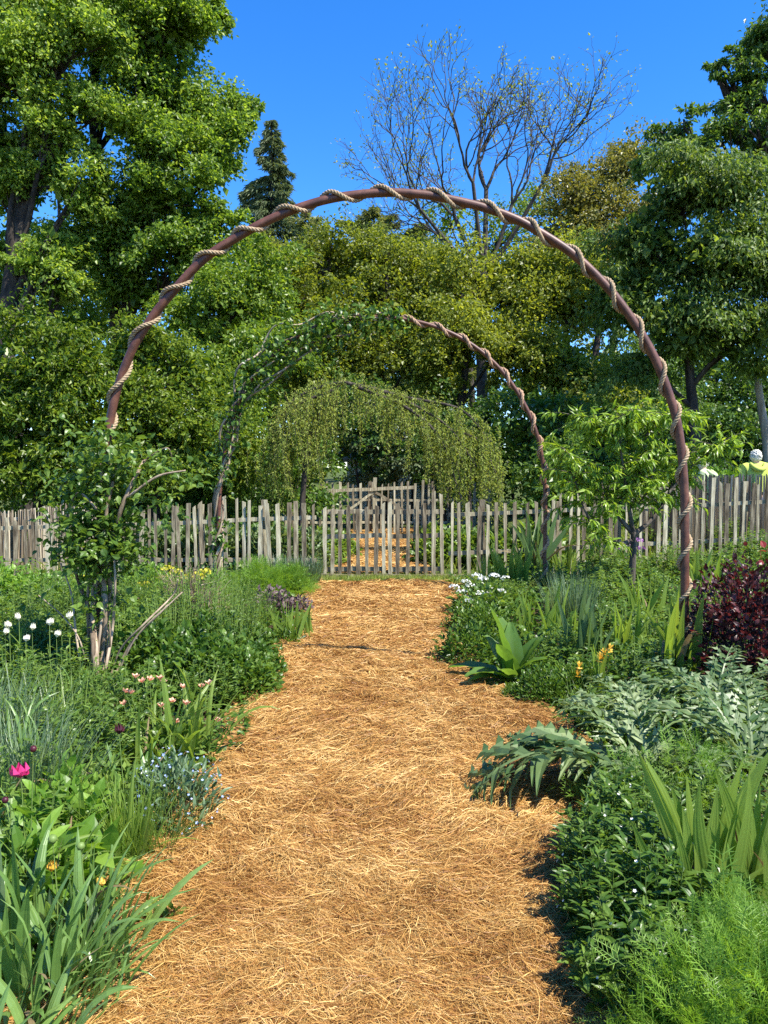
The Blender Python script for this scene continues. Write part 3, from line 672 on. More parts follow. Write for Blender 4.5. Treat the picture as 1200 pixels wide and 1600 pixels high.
for i, (lb, px, Y, el, mt, n) in enumerate(mids):
    tree('broadleaf_tree', lb, B(px, Y), at(px + 5, min(e[1] for e in el) + 20, Y), .2, [px_ell(*e) for e in el], G[mt], int(n * 1.35), .135, 120 + i, thick=.24, core=.06)
# right-hand trees
tree('broadleaf_tree', 'tall dark green tree with layered sprays at the top right corner', B(1240, 21), at(1225, 0, 21), .3,
     [px_ell(*e) for e in ((1200, 62, 21, 42, 22), (1165, 120, 21, 36, 18), (1132, 92, 21, 24, 10), (1118, 118, 21, 18, 8), (1195, 150, 20.5, 50, 24), (1135, 165, 21, 34, 14), (1185, 205, 20, 60, 26), (1120, 205, 20.5, 45, 20), (1070, 200, 20.5, 40, 16), (1030, 210, 21, 26, 14), (1050, 240, 20.5, 50, 22), (1260, 60, 21, 60, 90))],
     G['dark'], 17000, .16, 131, T_simple(.42), M_BARKD, droop=.5, core=.0, upn=.9, bough=1.2, thick=.09, sag=.3, shell=.6)
tree('cherry_tree', 'broad dark tree with drooping leaves on the right', B(1092, 17), at(1075, 380, 17), .17,
     [px_ell(*e) for e in ((1150, 290, 17, 85, 60), (1060, 300, 17, 65, 65), (1010, 380, 17, 65, 70), (1110, 400, 16.5, 90, 75), (1190, 400, 16.5, 70, 80), (980, 470, 17, 60, 60), (1060, 500, 16.5, 80, 60), (1160, 520, 16.5, 80, 55), (1010, 570, 17, 50, 35), (1250, 480, 17, 70, 110))],
     G['cherry'], 42000, .125, 132, T_lance(.36, .3), M_BARKD, droop=.8, core=.10, upn=.8, bough=.85, sag=.6)
rng = np.random.default_rng(77)
for lb, pts, r in (('leaning pale bare trunk at the right edge behind the fence', [(1204, 790), (1198, 690), (1190, 640), (1182, 582)], .10),):
    root = empty('tree_trunk', tuple(B(1204, 18)), lb, 'tree'); P = spline(np.array([at(a, b_, 18) for a, b_ in pts]) - np.array(B(1204, 18)), 14); P[0][2] = -.1
    mb = MB(); mb.add(*tube(P, np.linspace(r * 1.15, r * .75, 14), 10)); mb.obj('trunk', M_BARKP, root, True)

# landmarks by which look-alike plants are told apart in their labels
MARKS = [('the rose trunk', 150, 1090), ('the white tulips', 45, 985), ('the forget-me-not', 270, 1240), ('the coral flowers', 255, 1090), ('the magenta peony', 33, 1225), ('the green seed pods', 105, 1320), ('the dry twiggy shrub', 295, 935), ('the yellow euphorbia', 275, 905), ('the purple sage', 430, 930),
         ('the iris at the left bend', 455, 985), ('the garden gate', 600, 850), ('the left foot of the far arch', 340, 890), ('the broad dock leaves', 790, 1020), ('the white flower cluster', 745, 920), ('the right foot of the far arch', 850, 890), ('the peach tree trunk', 990, 860), ('the right foot of the near arch', 1070, 985),
         ('the maroon bush', 1150, 980), ('the yellow iris flowers', 930, 1035), ('the long artichoke leaf', 850, 1190), ('the red stemmed iris fan', 1110, 1340), ('the bottom right feathery plants', 1100, 1510), ('the weeping conifer', 600, 680), ('the rush clump', 890, 920), ('the lime jacket person', 1180, 730), ('the daylilies over the straw', 345, 1150), ('the strap leaves in the corner', 60, 1500)]
SEEN_LABELS = set()
def by_mark(base, px, py):
    for nm, mx_, my_ in sorted(MARKS, key=lambda m: math.hypot(m[1] - px, (m[2] - py) * 1.3)):
        dx, dy = px - mx_, (py - my_) * 1.3
        rel = ('left of' if dx < 0 else 'right of') if abs(dx) > abs(dy) else ('behind' if dy < 0 else 'in front of')
        lb = base + ' ' + rel + ' ' + nm
        if lb not in SEEN_LABELS: SEEN_LABELS.add(lb); return lb
    return base
# understory behind the fence
under = [(575, 690, 22.5, 60, 35, 'needle'), (700, 690, 22, 90, 70, 'dark'), (420, 720, 18.5, 80, 70, 'mound'), (830, 660, 19, 80, 80, 'mound'), (940, 680, 19.5, 80, 70, 'dark'), (1050, 690, 20, 80, 60, 'dark'), (1150, 680, 20.5, 80, 70, 'dark'), (870, 740, 16, 60, 40, 'mid'), (1140, 755, 16.5, 70, 30, 'bright'), (330, 760, 17, 90, 50, 'dark'), (150, 760, 17, 120, 50, 'dark'), (1120, 590, 27, 90, 60, 'dark'), (560, 650, 22, 110, 75, 'dark'), (990, 610, 25, 80, 60, 'dark'), (640, 640, 26, 90, 70, 'mound'), (1190, 610, 26, 80, 70, 'dark'), (1030, 610, 26, 80, 60, 'dark'), (60, 480, 27, 90, 60, 'poplar'), (20, 390, 28, 110, 60, 'poplar'), (120, 380, 28.5, 90, 60, 'poplar'), (1080, 540, 29, 120, 70, 'dark'), (900, 600, 30, 90, 70, 'dark'), (980, 560, 31, 80, 70, 'dark'), (800, 700, 25, 80, 55, 'dark'), (745, 690, 27, 70, 60, 'dark'), (880, 700, 26, 70, 55, 'dark'), (160, 470, 28, 80, 60, 'poplar')]
for i, (px, py, Y, rx, rz, mt) in enumerate(under):
    tree('understory_shrub', by_mark('shady leafy shrub beyond the fence', px, py), B(px, Y), at(px, py, Y), .06, [px_ell(px, py, Y, rx, rz), px_ell(px + 25, py + 40, Y - .3, rx * .9, rz * .8)], G[mt], 5200, .13, 150 + i, bough=.7, cat='shrub', group='shady shrubs beyond the fence')
# far wood
rng = np.random.default_rng(201)
ell = [(x, 62 + rng.uniform(-4, 4), rng.uniform(5, 8), 4.5, 3.5, rng.uniform(6, 10)) for x in np.arange(-46, 48, 3.6)]
P, O, C = crown_points(rng, ell, 60000, .8, 30, .2)
V, F = leaf_cloud(rng, T_simple(.7), P, O, .42)
wood = link('far_woods', make_mesh('far_woods', V, [F]), G['olive'], None, 'stuff')

# bare tree coming into leaf
def bare_tree(px, Y, label, seed):
    rng = np.random.default_rng(seed); base = np.array(B(px, Y)); base[2] = float(ground_h(base[0], base[1])) - .1
    root = empty('bare_tree', tuple(base), label, 'tree'); mb = MB(); tips = []; tdir = []
    def grow(p, d, L, r, lvl):
        n = 5; pts = [p]; dd = d.copy()
        for i in range(n):
            dd = nrm(dd + rng.normal(0, .10 + .02 * lvl, 3) + np.array((0, 0, .05))); pts.append(pts[-1] + dd * L / n)
        mb.add(*tube(np.array(pts), np.linspace(r, r * .62, n + 1), 6 if lvl < 3 else 3, False))
        if lvl >= 2:
            for q in pts[2:]:
                if rng.random() < (.6 if lvl > 3 else .25): tips.append(q); tdir.append(dd)
        if lvl >= 6 or r < .005: tips.append(pts[-1]); tdir.append(dd); return
        kids = 3 if lvl < 3 else 2 + (rng.random() < .5)
        for k in range(kids):
            ang = rng.uniform(.28, .75) * (1 if k else .45); ax = nrm(np.cross(dd, unit(rng, 1)[0]))
            nd = nrm(dd * math.cos(ang) + ax * math.sin(ang)); start = pts[-1] if k < 2 else pts[int(rng.integers(2, n))]
            grow(np.array(start), nd, L * rng.uniform(.68, .86), r * rng.uniform(.55, .72), lvl + 1)
    s = Y / FPX
    loc = lambda a, b_: at(a, b_, Y) - base
    F0 = loc(757, 420); mb.add(*tube(spline([np.zeros(3), loc(752, 520), F0], 8), np.linspace(.26, .19, 8), 10, False))
    for tx, ty, yy, r in ((712, 330, .6, .12), (735, 300, -1, .11), (762, 290, .5, .14), (800, 320, 0, .10), (840, 300, -.8, .11), (690, 360, 1, .09), (655, 340, -1, .09), (870, 350, .7, .08)):
        e = loc(tx, ty) + np.array((0, yy, 0)); K = spline([F0 + (0, 0, -.4), (F0 + e) / 2 + (0, 0, -.35), e], 8)
        mb.add(*tube(K, np.linspace(r, r * .7, 8), 7, False)); d = nrm(K[-1] - K[-2]); 
        for k in range(3):
            grow(e, nrm(d + rng.normal(0, .3, 3) + np.array((0, 0, .25))), rng.uniform(1.45, 2.0), r * .55, 2)
    mb.obj('trunk', M_TWIG, root, True)
    T_ = np.array(tips); n = len(T_); k = rng.integers(0, n, int(n * .6)); n2 = len(k)
    V, F = scatter(T_simple(.6), T_[k] + rng.normal(0, .09, (n2, 3)), np.array(tdir)[k] + rng.normal(0, .6, (n2, 3)), np.array((0, 0, 1.)) + rng.normal(0, .6, (n2, 3)), rng.uniform(.07, .16, n2))
    link('crown', make_mesh('crown', V, [F]), G['olive'], root)
bare_tree(757, 34, 'tall nearly bare tree with sparse new leaves against the sky', 301)

# weeping conifer behind the gate
def weeping():
    rng = np.random.default_rng(401); Y = 15.2; base = np.array(B(560, Y)); base[2] = -.05
    root = empty('weeping_tree', tuple(base), 'weeping grey green conifer arching over the path behind the gate', 'tree'); mb = MB()
    loc = lambda a, b_, y=Y: at(a, b_, y) - base
    arcs = [[(470, 840), (478, 720), (500, 640), (535, 597)], [(535, 597), (600, 612), (660, 640), (705, 672), (745, 730)], [(535, 597), (480, 612), (440, 650), (420, 720)],
            [(560, 605), (640, 640), (690, 690), (720, 780)], [(520, 610), (455, 640), (432, 700)], [(705, 672), (750, 690), (775, 740)], [(735, 830), (728, 740), (700, 670)], [(600, 612), (640, 622), (720, 640), (765, 690)]]
    P, D = [], []
    for k, a in enumerate(arcs):
        off = rng.uniform(-.5, .5) if k > 2 else 0
        K = spline([loc(x, y, Y + off) for x, y in a], 26); mb.add(*tube(K, np.linspace(.07 if k in (0, 6) else .04, .018, 26), 6, False))
        if k in (0, 6): K = K[14:]
        nl_ = 260; q_ = K[rng.integers(0, len(K), nl_)] + rng.normal(0, .07, (nl_, 3)) + (0, 0, .04); P.append(q_); D.append(unit(rng, nl_) + (0, 0, -.2))
        for _ in range(66 if k not in (0, 6) else 14):
            p = K[int(rng.integers(len(K)))] + rng.normal(0, (.14), 3) * (1.2, 2.6, .6); L = rng.uniform(.25, 1.2) * (1 if k not in (2, 4) else 1.55)
            n = int(L * 75); t = np.sort(rng.random(n)); sway = rng.normal(0, .10, 2); out = rng.normal(0, .22, 2)
            S = p + np.stack((sway[0] * t ** 2 * L + out[0] * np.sqrt(t) * .5, sway[1] * t ** 2 * L + out[1] * np.sqrt(t) * .5, -L * t + .05 * np.sin(t * 3)), -1)
            S = S[S[:, 2] > .5]
            if len(S) < 4: continue
            mb.add(*tube(S[np.linspace(0, len(S) - 1, 4).astype(int)], .005, 3, False))
            P.append(S + rng.normal(0, .012, S.shape)); D.append(np.stack((rng.normal(0, .7, len(S)), rng.normal(0, .7, len(S)), np.full(len(S), -.55)), -1))
    mb.obj('trunk', M_BARKD, root, True); P = np.concatenate(P); D = np.concatenate(D); n = len(P)
    V, F = scatter(T_simple(.3, .06, .15), P, D, unit(rng, n) + np.array((0, -.3, .4)), rng.uniform(.045, .085, n))
    link('crown', make_mesh('crown', V, [F]), G['weep'], root)
weeping()

# pale shed beyond
def shed():
    m = rough_mat('cream_boards', [(.5, .46, .36), (.62, .58, .47)], 6, .8, .2); mroof = rough_mat('shingle_grey', [(.16, .15, .13), (.26, .24, .21)], 9, .9, .5); mg, nt, N, L = new_mat('shed_glass')
    p = N.new('ShaderNodeBsdfPrincipled'); p.inputs['Base Color'].default_value = (.03, .04, .05, 1); p.inputs['Roughness'].default_value = .08; o = N.new('ShaderNodeOutputMaterial'); L.new(p.outputs[0], o.inputs[0])
    root = empty('garden_shed', (1.9, 27, .0), 'pale cream garden shed glimpsed behind the weeping conifer', 'shed')
    def box(name, x0, x1, y0, y1, z0, z1, mat, par=root):
        V = [(x, y, z) for z in (z0, z1) for x, y in ((x0, y0), (x1, y0), (x1, y1), (x0, y1))]
        mb = MB(); mb.add(V, np.array([(3, 2, 1, 0), (4, 5, 6, 7), (0, 1, 5, 4), (1, 2, 6, 5), (2, 3, 7, 6), (3, 0, 4, 7)])); return mb.obj(name, mat, par)
    box('wall', -3.2, .9, 0, 3, -.1, 2.1, m)
    mb = MB(); mb.add([(-3.5, -.35, 2.05), (1.2, -.35, 2.05), (1.2, 1.5, 3.0), (-3.5, 1.5, 3.0), (1.2, 3.35, 2.05), (-3.5, 3.35, 2.05), (-3.5, -.35, 2.12), (1.2, -.35, 2.12), (1.2, 1.5, 3.07), (-3.5, 1.5, 3.07), (1.2, 3.35, 2.12), (-3.5, 3.35, 2.12)],
        np.array([(0, 1, 2, 3), (3, 2, 4, 5), (6, 7, 8, 9), (9, 8, 10, 11), (0, 1, 7, 6), (5, 4, 10, 11)])); mb.add([(.88, 0, 2.1), (.88, 3, 2.1), (.88, 1.5, 2.95), (-3.18, 0, 2.1), (-3.18, 3, 2.1), (-3.18, 1.5, 2.95)], np.array([(0, 1, 2), (3, 5, 4)])); mb.obj('roof', mroof, root)
    w = box('window', -2.4, -1.5, -.05, -.004, .9, 1.7, m); box('pane', -2.3, -1.6, -.06, -.052, .98, 1.62, mg, w)
    d = box('door', -.6, .2, -.05, -.004, -.05, 1.9, mroof); box('handle', .08, .14, -.1, -.052, .9, 1.0, mg, d)
shed()

# small peach tree inside the fence
def peach():
    rng = np.random.default_rng(501); Y = 9.6; base = np.array(B(988, Y)); base[2] = float(ground_h(base[0], Y)) - .05
    root = empty('peach_tree', tuple(base), 'small light green peach tree with drooping narrow leaves inside the right fence', 'tree'); mb = MB(); loc = lambda a, b_, y=Y: at(a, b_, y) - base
    f = loc(990, 835); mb.add(*tube(spline([np.zeros(3), loc(989, 870), f], 6), np.linspace(.048, .036, 6), 8, False))
    ends = [[(990, 835), (965, 805), (945, 775), (935, 730)], [(990, 835), (983, 795), (975, 740), (968, 690)], [(990, 835), (1020, 810), (1045, 770), (1060, 720)], [(988, 845), (965, 850), (940, 835), (915, 800), (895, 740)], [(965, 805), (975, 775), (1000, 740), (1010, 680)], [(945, 775), (905, 745), (880, 700)], [(1045, 770), (1075, 735), (1115, 700), (1135, 690)], [(983, 795), (1010, 770), (1030, 700)], [(968, 690), (940, 670), (900, 650)], [(1010, 680), (1030, 655), (1055, 645)], [(968, 690), (975, 660), (985, 640)]]
    P, D = [], []
    for k, e in enumerate(ends):
        dy = rng.uniform(-.35, .35) * (k > 0); K = spline([loc(x, y, Y + dy * i / (len(e) - 1)) for i, (x, y) in enumerate(e)], 18); mb.add(*tube(K, np.linspace(.034 if k < 5 else .018, .008, 18), 6, False))
        for _ in range(27):
            i0 = int(rng.integers(7, 18)); p = K[i0]; d = nrm(rng.normal(0, .8, 3) * (1, 1, .35) + (0, 0, .12)); L = rng.uniform(.18, .5); t = np.linspace(0, 1, 6)[:, None]
            S = p + d * L * t + np.array((0, 0, -.22)) * L * t * t; mb.add(*tube(S, np.linspace(.006, .002, 6), 3, False))
            n = 22; f = rng.random(n); c = p + d * L * f[:, None] + np.array((0, 0, -.22)) * L * (f ** 2)[:, None]; P.append(c); D.append(d * .7 + rng.normal(0, .6, (n, 3)) + (0, 0, -.65))
    mb.obj('trunk', M_BARK, root, True); P = np.concatenate(P); D = np.concatenate(D); n = len(P)
    V, F = scatter(T_lance(.25, .3), P, D, np.array((0, 0, 1.)) + rng.normal(0, .5, (n, 3)), rng.uniform(.08, .15, n)); link('crown', make_mesh('crown', V, [F]), G['peach'], root)
peach()

# climbing rose on the near arch's left foot
def rose():
    rng = np.random.default_rng(601); Y = 5.5; base = gp(150, 1105); base[2] = 0
    root = empty('climbing_rose', tuple(base), 'climbing rose with woody canes on the left foot of the near arch', 'shrub'); mb = MB(); loc = lambda a, b_, y=Y: at(a, b_, y) - base
    canes = [([(148, 1105), (150, 1040), (146, 960), (150, 880), (155, 800), (160, 720)], .026), ([(160, 1100), (160, 1020), (165, 950), (160, 870), (168, 790), (185, 720)], .022), ([(142, 1100), (146, 1010), (138, 950), (120, 900), (105, 830)], .02),
             ([(152, 1080), (158, 1000), (172, 940), (172, 860), (195, 780), (225, 720)], .022), ([(146, 1100), (143, 1040), (137, 960), (140, 900), (150, 830)], .014), ([(156, 1105), (166, 1040), (176, 980), (180, 900), (175, 850)], .013), ([(150, 1098), (153, 1020), (160, 950), (158, 880)], .012), ([(135, 1085), (120, 1000), (112, 930), (95, 880)], .009), ([(168, 1090), (210, 1000), (262, 945)], .008), ([(165, 1090), (185, 1020), (225, 975), (270, 930), (278, 905)], .009), ([(168, 1085), (200, 1012), (240, 968), (285, 925)], .008), ([(140, 1090), (128, 1010), (100, 965), (60, 930)], .007),
             ([(155, 1060), (162, 980), (158, 962)], .012), ([(163, 1060), (168, 990), (162, 965)], .010), ([(168, 1060), (172, 1000), (171, 970)], .010), ([(150, 1075), (140, 1030), (137, 1020)], .014), ([(195, 780), (245, 745), (290, 735)], .010), ([(155, 800), (125, 770), (110, 790), (95, 840)], .009), ([(225, 720), (260, 700), (270, 720)], .007)]
    K_all = []
    for pts, r in canes:
        K = spline([loc(x, y, Y + rng.uniform(-.14, .14)) for x, y in pts], 20); K[0] = loc(*pts[0], Y) if r < .02 else K[0]
        mb.add(*tube(K, np.linspace(r, r * .55, 20) * rng.uniform(.9, 1.1, 20), 7)); K_all.append(K)
    mb.obj('canes', M_CANE, root, True); P, O = [], []
    for (px, py, rx, rz, n) in ((165, 690, 50, 28, 170), (215, 730, 75, 42, 330), (125, 740, 40, 45, 170), (160, 790, 50, 60, 420), (125, 850, 42, 50, 560), (165, 850, 45, 60, 800), (205, 840, 30, 70, 200), (250, 790, 35, 28, 70), (300, 745, 25, 25, 40), (160, 940, 28, 35, 110), (110, 800, 28, 35, 100)):
        c = loc(px, py); k = Y / FPX; nc = n // 5 + 1; cc = c + rng.normal(0, .55, (nc, 3)) * np.array((rx * k, .18, rz * k)); idx = np.repeat(np.arange(nc), 5)
        P.append(cc[idx] + rng.normal(0, .028, (len(idx), 3))); O.append(nrm(rng.normal(0, 1, (len(idx), 3)) * (1, 1, .4)))
    P = np.concatenate(P); O = np.concatenate(O); V, F = leaf_cloud(rng, T_ovate(.62), P, O, .062, .3)
    link('foliage', make_mesh('foliage', V, [F]), G['mid'], root)
rose()

# vine over the left half of the far arch
def vine():
    rng = np.random.default_rng(611); Y = 10.1; base = np.array(B(340, Y)); root = empty('climbing_vine', tuple(base), 'leafy vine over the left half of the far arch', 'vine'); mb = MB(); n0 = int(len(P2) * .55)
    C = P2[:n0] - base; P, O = [], []
    for k in range(5):
        s = np.linspace(0, 1, 90); K = np.stack([np.interp(s * (n0 - 1) * rng.uniform(.75, 1), np.arange(n0), C[:, j]) for j in range(3)], -1); a = s * rng.uniform(18, 40) + k * 1.3; T = nrm(np.gradient(K, axis=0)); f = np.array((0, -1., 0)); o = np.cross(T, f)
        rr = .058 + .012 * np.sin(s * 40 + k); mb.add(*tube(K + rr[:, None] * (np.cos(a)[:, None] * f + np.sin(a)[:, None] * o), np.linspace(.021, .009, 90), 5))
    mb.obj('canes', M_CANE, root, True)
    for f0, f1, n, sp in ((.10, .2, 160, .06), (.27, .42, 260, .10), (.42, .60, 380, .09), (.60, .82, 900, .15), (.82, .97, 420, .10)):
        i = (rng.uniform(f0, f1, n) * (n0 - 1)).astype(int); P.append(C[i] + rng.normal(0, sp, (n, 3)) + np.array((0, 0, -sp * .25))); O.append(unit(rng, n))
    P = np.concatenate(P); O = np.concatenate(O); V, F = leaf_cloud(rng, T_ovate(.6), P, O, .085, .4); link('foliage', make_mesh('foliage', V, [F]), G['mound'], root)
vine()

# ------------------------------------------------------------------ people beyond the fence
def person(px, py_head, Y, jacket_rgb, hair_rgb, label, bend=0.0, seed=0, has_hair=True):
    head = at(px, py_head, Y); gz_ = head[2] - 1.62; base = np.array((head[0], Y, gz_)); root = empty('person', tuple(base), label, 'person')
    mk = lambda nm, c, r=.8: rough_mat(nm, [tuple(v * .88 for v in c), c], 30, r, .2, dist=.004)
    skin, jk, tr, hr = mk('skin', (.55, .36, .26), .5), mk('jacket_cloth', jacket_rgb), mk('trouser_cloth', (.08, .09, .12)), mk('hair_strands', hair_rgb, .6)
    def skinned(name, verts, edges, rad, mat, par):
        me = bpy.data.meshes.new(name); me.from_pydata(verts, edges, []); o = link(name, me, mat, par)
        md = o.modifiers.new('skin', 'SKIN'); md.use_smooth_shade = True
        for v, r in zip(me.skin_vertices[0].data, rad): v.radius = r if isinstance(r, tuple) else (r, r); v.use_root = False
        me.skin_vertices[0].data[0].use_root = True; sb = o.modifiers.new('sub', 'SUBSURF'); sb.levels = 1; sb.render_levels = 2; return o
    b = bend
    V = [(0, 0, .95), (0, b * .1, 1.15), (0, b * .35, 1.36), (0, b * .5, 1.47), (0, b * .62, 1.56), (0, b * .7, 1.66), (0, b * .72, 1.72),
         (.17, b * .42, 1.40), (.24, b * .45 + .02, 1.13), (.24, b * .5 + .14, .9), (-.17, b * .42, 1.40), (-.24, b * .45 + .02, 1.13), (-.24, b * .5 + .14, .9), (.09, 0, .85), (.10, .02, .48), (.10, -.02, .06), (.10, .12, .03), (-.09, 0, .85), (-.10, .02, .48), (-.10, -.02, .06), (-.10, .12, .03)]
    E = [(0, 1), (1, 2), (2, 3), (3, 4), (4, 5), (5, 6), (2, 7), (7, 8), (8, 9), (2, 10), (10, 11), (11, 12), (0, 13), (13, 14), (14, 15), (15, 16), (0, 17), (17, 18), (18, 19), (19, 20)]
    R = [(.15, .11), (.15, .11), (.15, .10), .06, (.072, .085), (.082, .098), .06, .055, .045, .035, .055, .045, .035, .085, .06, .042, .035, .085, .06, .042, .035]
    skinned('body', V, E, R, skin, root)
    jv = [(0, 0, .86), (0, b * .12, 1.15), (0, b * .36, 1.43), (0, b * .5 - .02, 1.57), (.20, b * .42, 1.46), (.26, b * .45 + .02, 1.13), (.25, b * .5 + .13, .93), (-.20, b * .42, 1.46), (-.26, b * .45 + .02, 1.13), (-.25, b * .5 + .13, .93)]
    skinned('jacket', jv, [(0, 1), (1, 2), (2, 3), (2, 4), (4, 5), (5, 6), (2, 7), (7, 8), (8, 9)], [(.19, .14), (.19, .145), (.19, .13), .095, .09, .07, .055, .085, .07, .055], jk, root)
    mb = MB(); mb.add(*tube(spline([(-.13, -.06 + b * .4, 1.53), (-.09, -.15 + b * .4, 1.45), (0, -.18 + b * .4, 1.41), (.09, -.15 + b * .4, 1.45), (.13, -.06 + b * .4, 1.53)], 14), np.array([.02, .03, .036, .04, .044, .046, .048, .048, .046, .044, .04, .036, .03, .02]), 10)); mb.obj('hood', jk, root, True)
    skinned('trousers', [(0, 0, .92), (.09, 0, .84), (.10, .02, .48), (.10, -.02, .1), (-.09, 0, .84), (-.10, .02, .48), (-.10, -.02, .1)], [(0, 1), (1, 2), (2, 3), (0, 4), (4, 5), (5, 6)], [(.165, .125), .10, .075, .065, .10, .075, .065], tr, root)
    rng = np.random.default_rng(seed); n = 1400; d = unit(rng, n); d = d[(d[:, 2] > -.8) & ((d[:, 1] < .35) | (d[:, 2] > .35))]
    hc = np.array((0, b * .69, 1.66)); P = hc + d * np.array((.086, .100, .104)) * (rng.uniform(.9, 1.1, (len(d), 1)) + .03 * np.sin(d[:, :1] * 9 + d[:, 2:] * 11)); mb = MB()
    Vh, Fh = scatter(T_blob(), P, d + rng.normal(0, .5, d.shape), unit(rng, len(d)), rng.uniform(.022, .036, len(d))); mb.add(Vh, Fh); mb.obj('hair', hr, root, True)
    # face on the far side
    mb = MB(); V0, F0 = scatter(T_blob(), hc + np.array([(0, .105, -.015), (.034, .092, .012), (-.034, .092, .012), (0, .092, -.058), (.088, 0, -.01), (-.088, 0, -.01)]), np.tile((0, 1., 0), (6, 1)), np.tile((0, 0, 1.), (6, 1)), np.array((.035, .02, .02, .03, .045, .045))); mb.add(V0, F0); mb.obj('face', skin, root, True)
    return root
person(1181, 716, 14.2, (.48, .54, .10), (.62, .59, .50), 'white haired person in a lime yellow jacket behind the right fence', 0, 1)
pn = person(1112, 727, 14.4, (.45, .52, .27), (.5, .46, .36), 'stooping person in a pale green jacket behind the peach leaves', .28, 2)
pn.rotation_euler = (0, 0, .9)

# ------------------------------------------------------------------ border plants
def mound(rng, R, H, n, T, size, mat_, root, droop=.3, name='foliage', upright=.5, stemn=0, per=1, flat=.35):
    """a leafy mound: leaves over a dome and through it, facing up and outwards"""
    nc = n // per; d = unit(rng, nc); d[:, 2] = np.abs(d[:, 2]); rad = rng.uniform(.45, 1, nc) ** .6 * rng.uniform(.8, 1.12, nc)
    P = d * rad[:, None] * np.array((R, R, H)); lump = .12 * np.sin(P[:, 0] * 9 / R + 1.3) * np.sin(P[:, 1] * 8 / R); P = P * (1 + lump[:, None]); P[:, 2] = np.maximum(P[:, 2], .015)
    if stemn:
        k = rng.integers(0, nc, stemn); mb = MB(); A = P[k] * np.array((.25, .25, 0)); mb.add(*stems(A, P[k], .0035, rng.normal(0, .01, (stemn, 3)))); mb.obj('stems', G['stem'], root)
    idx = np.repeat(np.arange(nc), per); P = P[idx] + rng.normal(0, size * .5, (len(idx), 3)) * (per > 1); P[:, 2] = np.maximum(P[:, 2], .012); d = d[idx]
    D = d + rng.normal(0, .5, d.shape) + np.array((0, 0, upright - droop)); Nn = np.array((0, 0, 1.)) + d * flat + rng.normal(0, .45, d.shape)
    V, F = scatter(T, P, D, Nn, size * rng.uniform(.55, 1.25, len(P)), rng.uniform(.85, 1.15, len(P)))
    return link(name, make_mesh(name, V, [F]), mat_, root)
def mat_mound(name, label, cat, px, py, R, H, n, T, size, mt, seed, group=None, **k):
    g = gp(px, py); g[2] = float(ground_h(g[0], g[1])) - .03; root = empty(name, tuple(g), label, cat, group)
    mound(np.random.default_rng(seed), R, H, n, T, size, G[mt], root, **k); return root
def fine_blades(rng, R, H, n, w, mat_, root, lean=.45, curl=.35, name='foliage', k=5):
    a = rng.random(n) * TAU; r = R * np.sqrt(rng.random(n)) * .5; P = np.stack((np.cos(a) * r, np.sin(a) * r, np.zeros(n)), -1)
    b = a + rng.normal(0, .8, n); l = np.abs(rng.normal(0, lean, n)); D = np.stack((np.cos(b) * l, np.sin(b) * l, np.ones(n)), -1)
    V, F = scatter(T_blade(k, w / H, curl), P, D, np.stack((-np.cos(b), -np.sin(b), .2 * np.ones(n)), -1) * -1 * np.array((-1, -1, 1)) , H * rng.uniform(.55, 1.15, n))
    return link(name, make_mesh(name, V, [F]), mat_, root)

# sword and strap leaves: each a part; a pool of shared unit-length meshes
def sword(rng, w, bend, curl, k=9, flat=True, fold=.0):
    """unit leaf standing on the origin, leaning to +x; flat: blade lies in the lean plane (iris fan)"""
    t = np.linspace(0, 1, k); th = bend * .35 + bend * t ** 1.5 + curl * np.maximum(t - .55, 0) ** 1.2 * 2.2
    ds = 1 / (k - 1); x = np.concatenate(([0], np.cumsum(np.sin(th[:-1]) * ds))); z = np.concatenate(([0], np.cumsum(np.cos(th[:-1]) * ds)))
    ww = w * np.minimum(1, .75 + t * .9) * (1 - np.clip((t - .45) / .55, 0, 1) ** 1.9) * .5 + .0008
    V = []; tw = rng.normal(0, .35); m_ = 9
    for i in range(k):
        c = np.array((x[i], 0, z[i])); n1 = np.array((math.cos(th[i]), 0, -math.sin(th[i]))); n2 = np.array((0, 1., 0)); a = tw * t[i]
        s = (n1 * math.cos(a) + n2 * math.sin(a)) if flat else (n2 * math.cos(a) + n1 * math.sin(a)); up = np.cross(s, np.array((math.sin(th[i]), 0, math.cos(th[i]))))
        for j in range(m_):                                 # veins: shallow pleats along the blade
            u = j / (m_ - 1) * 2 - 1; h = ((.12 if flat else -.35) * (1 - abs(u)) + (.045 if j % 2 else -.0)) * ww[i]
            V.append(c + s * ww[i] * u + up * h)
    F = []
    for i in range(k - 1):
        for j in range(m_ - 1): a = m_ * i + j; F.append((a, a + 1, a + m_ + 1, a + m_))
    return make_mesh('leaf', V, [np.array(F)], False)
_r = np.random.default_rng(41)
POOL = {}
for nm, w, flat, mt, bends in (('iris', .085, True, 'iris', (.06, .1, .15, .22, .3)), ('irisb', .075, True, 'irisb', (.05, .1, .16, .24, .34)), ('strap', .075, False, 'strap', (.25, .4, .6, .8, 1.0)), ('broad', .115, False, 'strap', (.25, .45, .65, .85, 1.1)), ('narrow', .042, False, 'strap', (.25, .45, .7, .9, 1.15)), ('day', .05, False, 'iris', (.3, .5, .75, 1.0, 1.2)), ('tulip', .125, False, 'blue', (.15, .3, .45, .6, .8)), ('dead', .05, False, 'dry', (.7, 1.1, 1.4))):
    POOL[nm] = []
    for bd in bends:
        for c in (0, .9 if not flat else .25):
            me = sword(_r, w * _r.uniform(.85, 1.15), bd, c * _r.uniform(.6, 1.2), 10, flat); me.materials.append(G[mt]); POOL[nm].append(me)
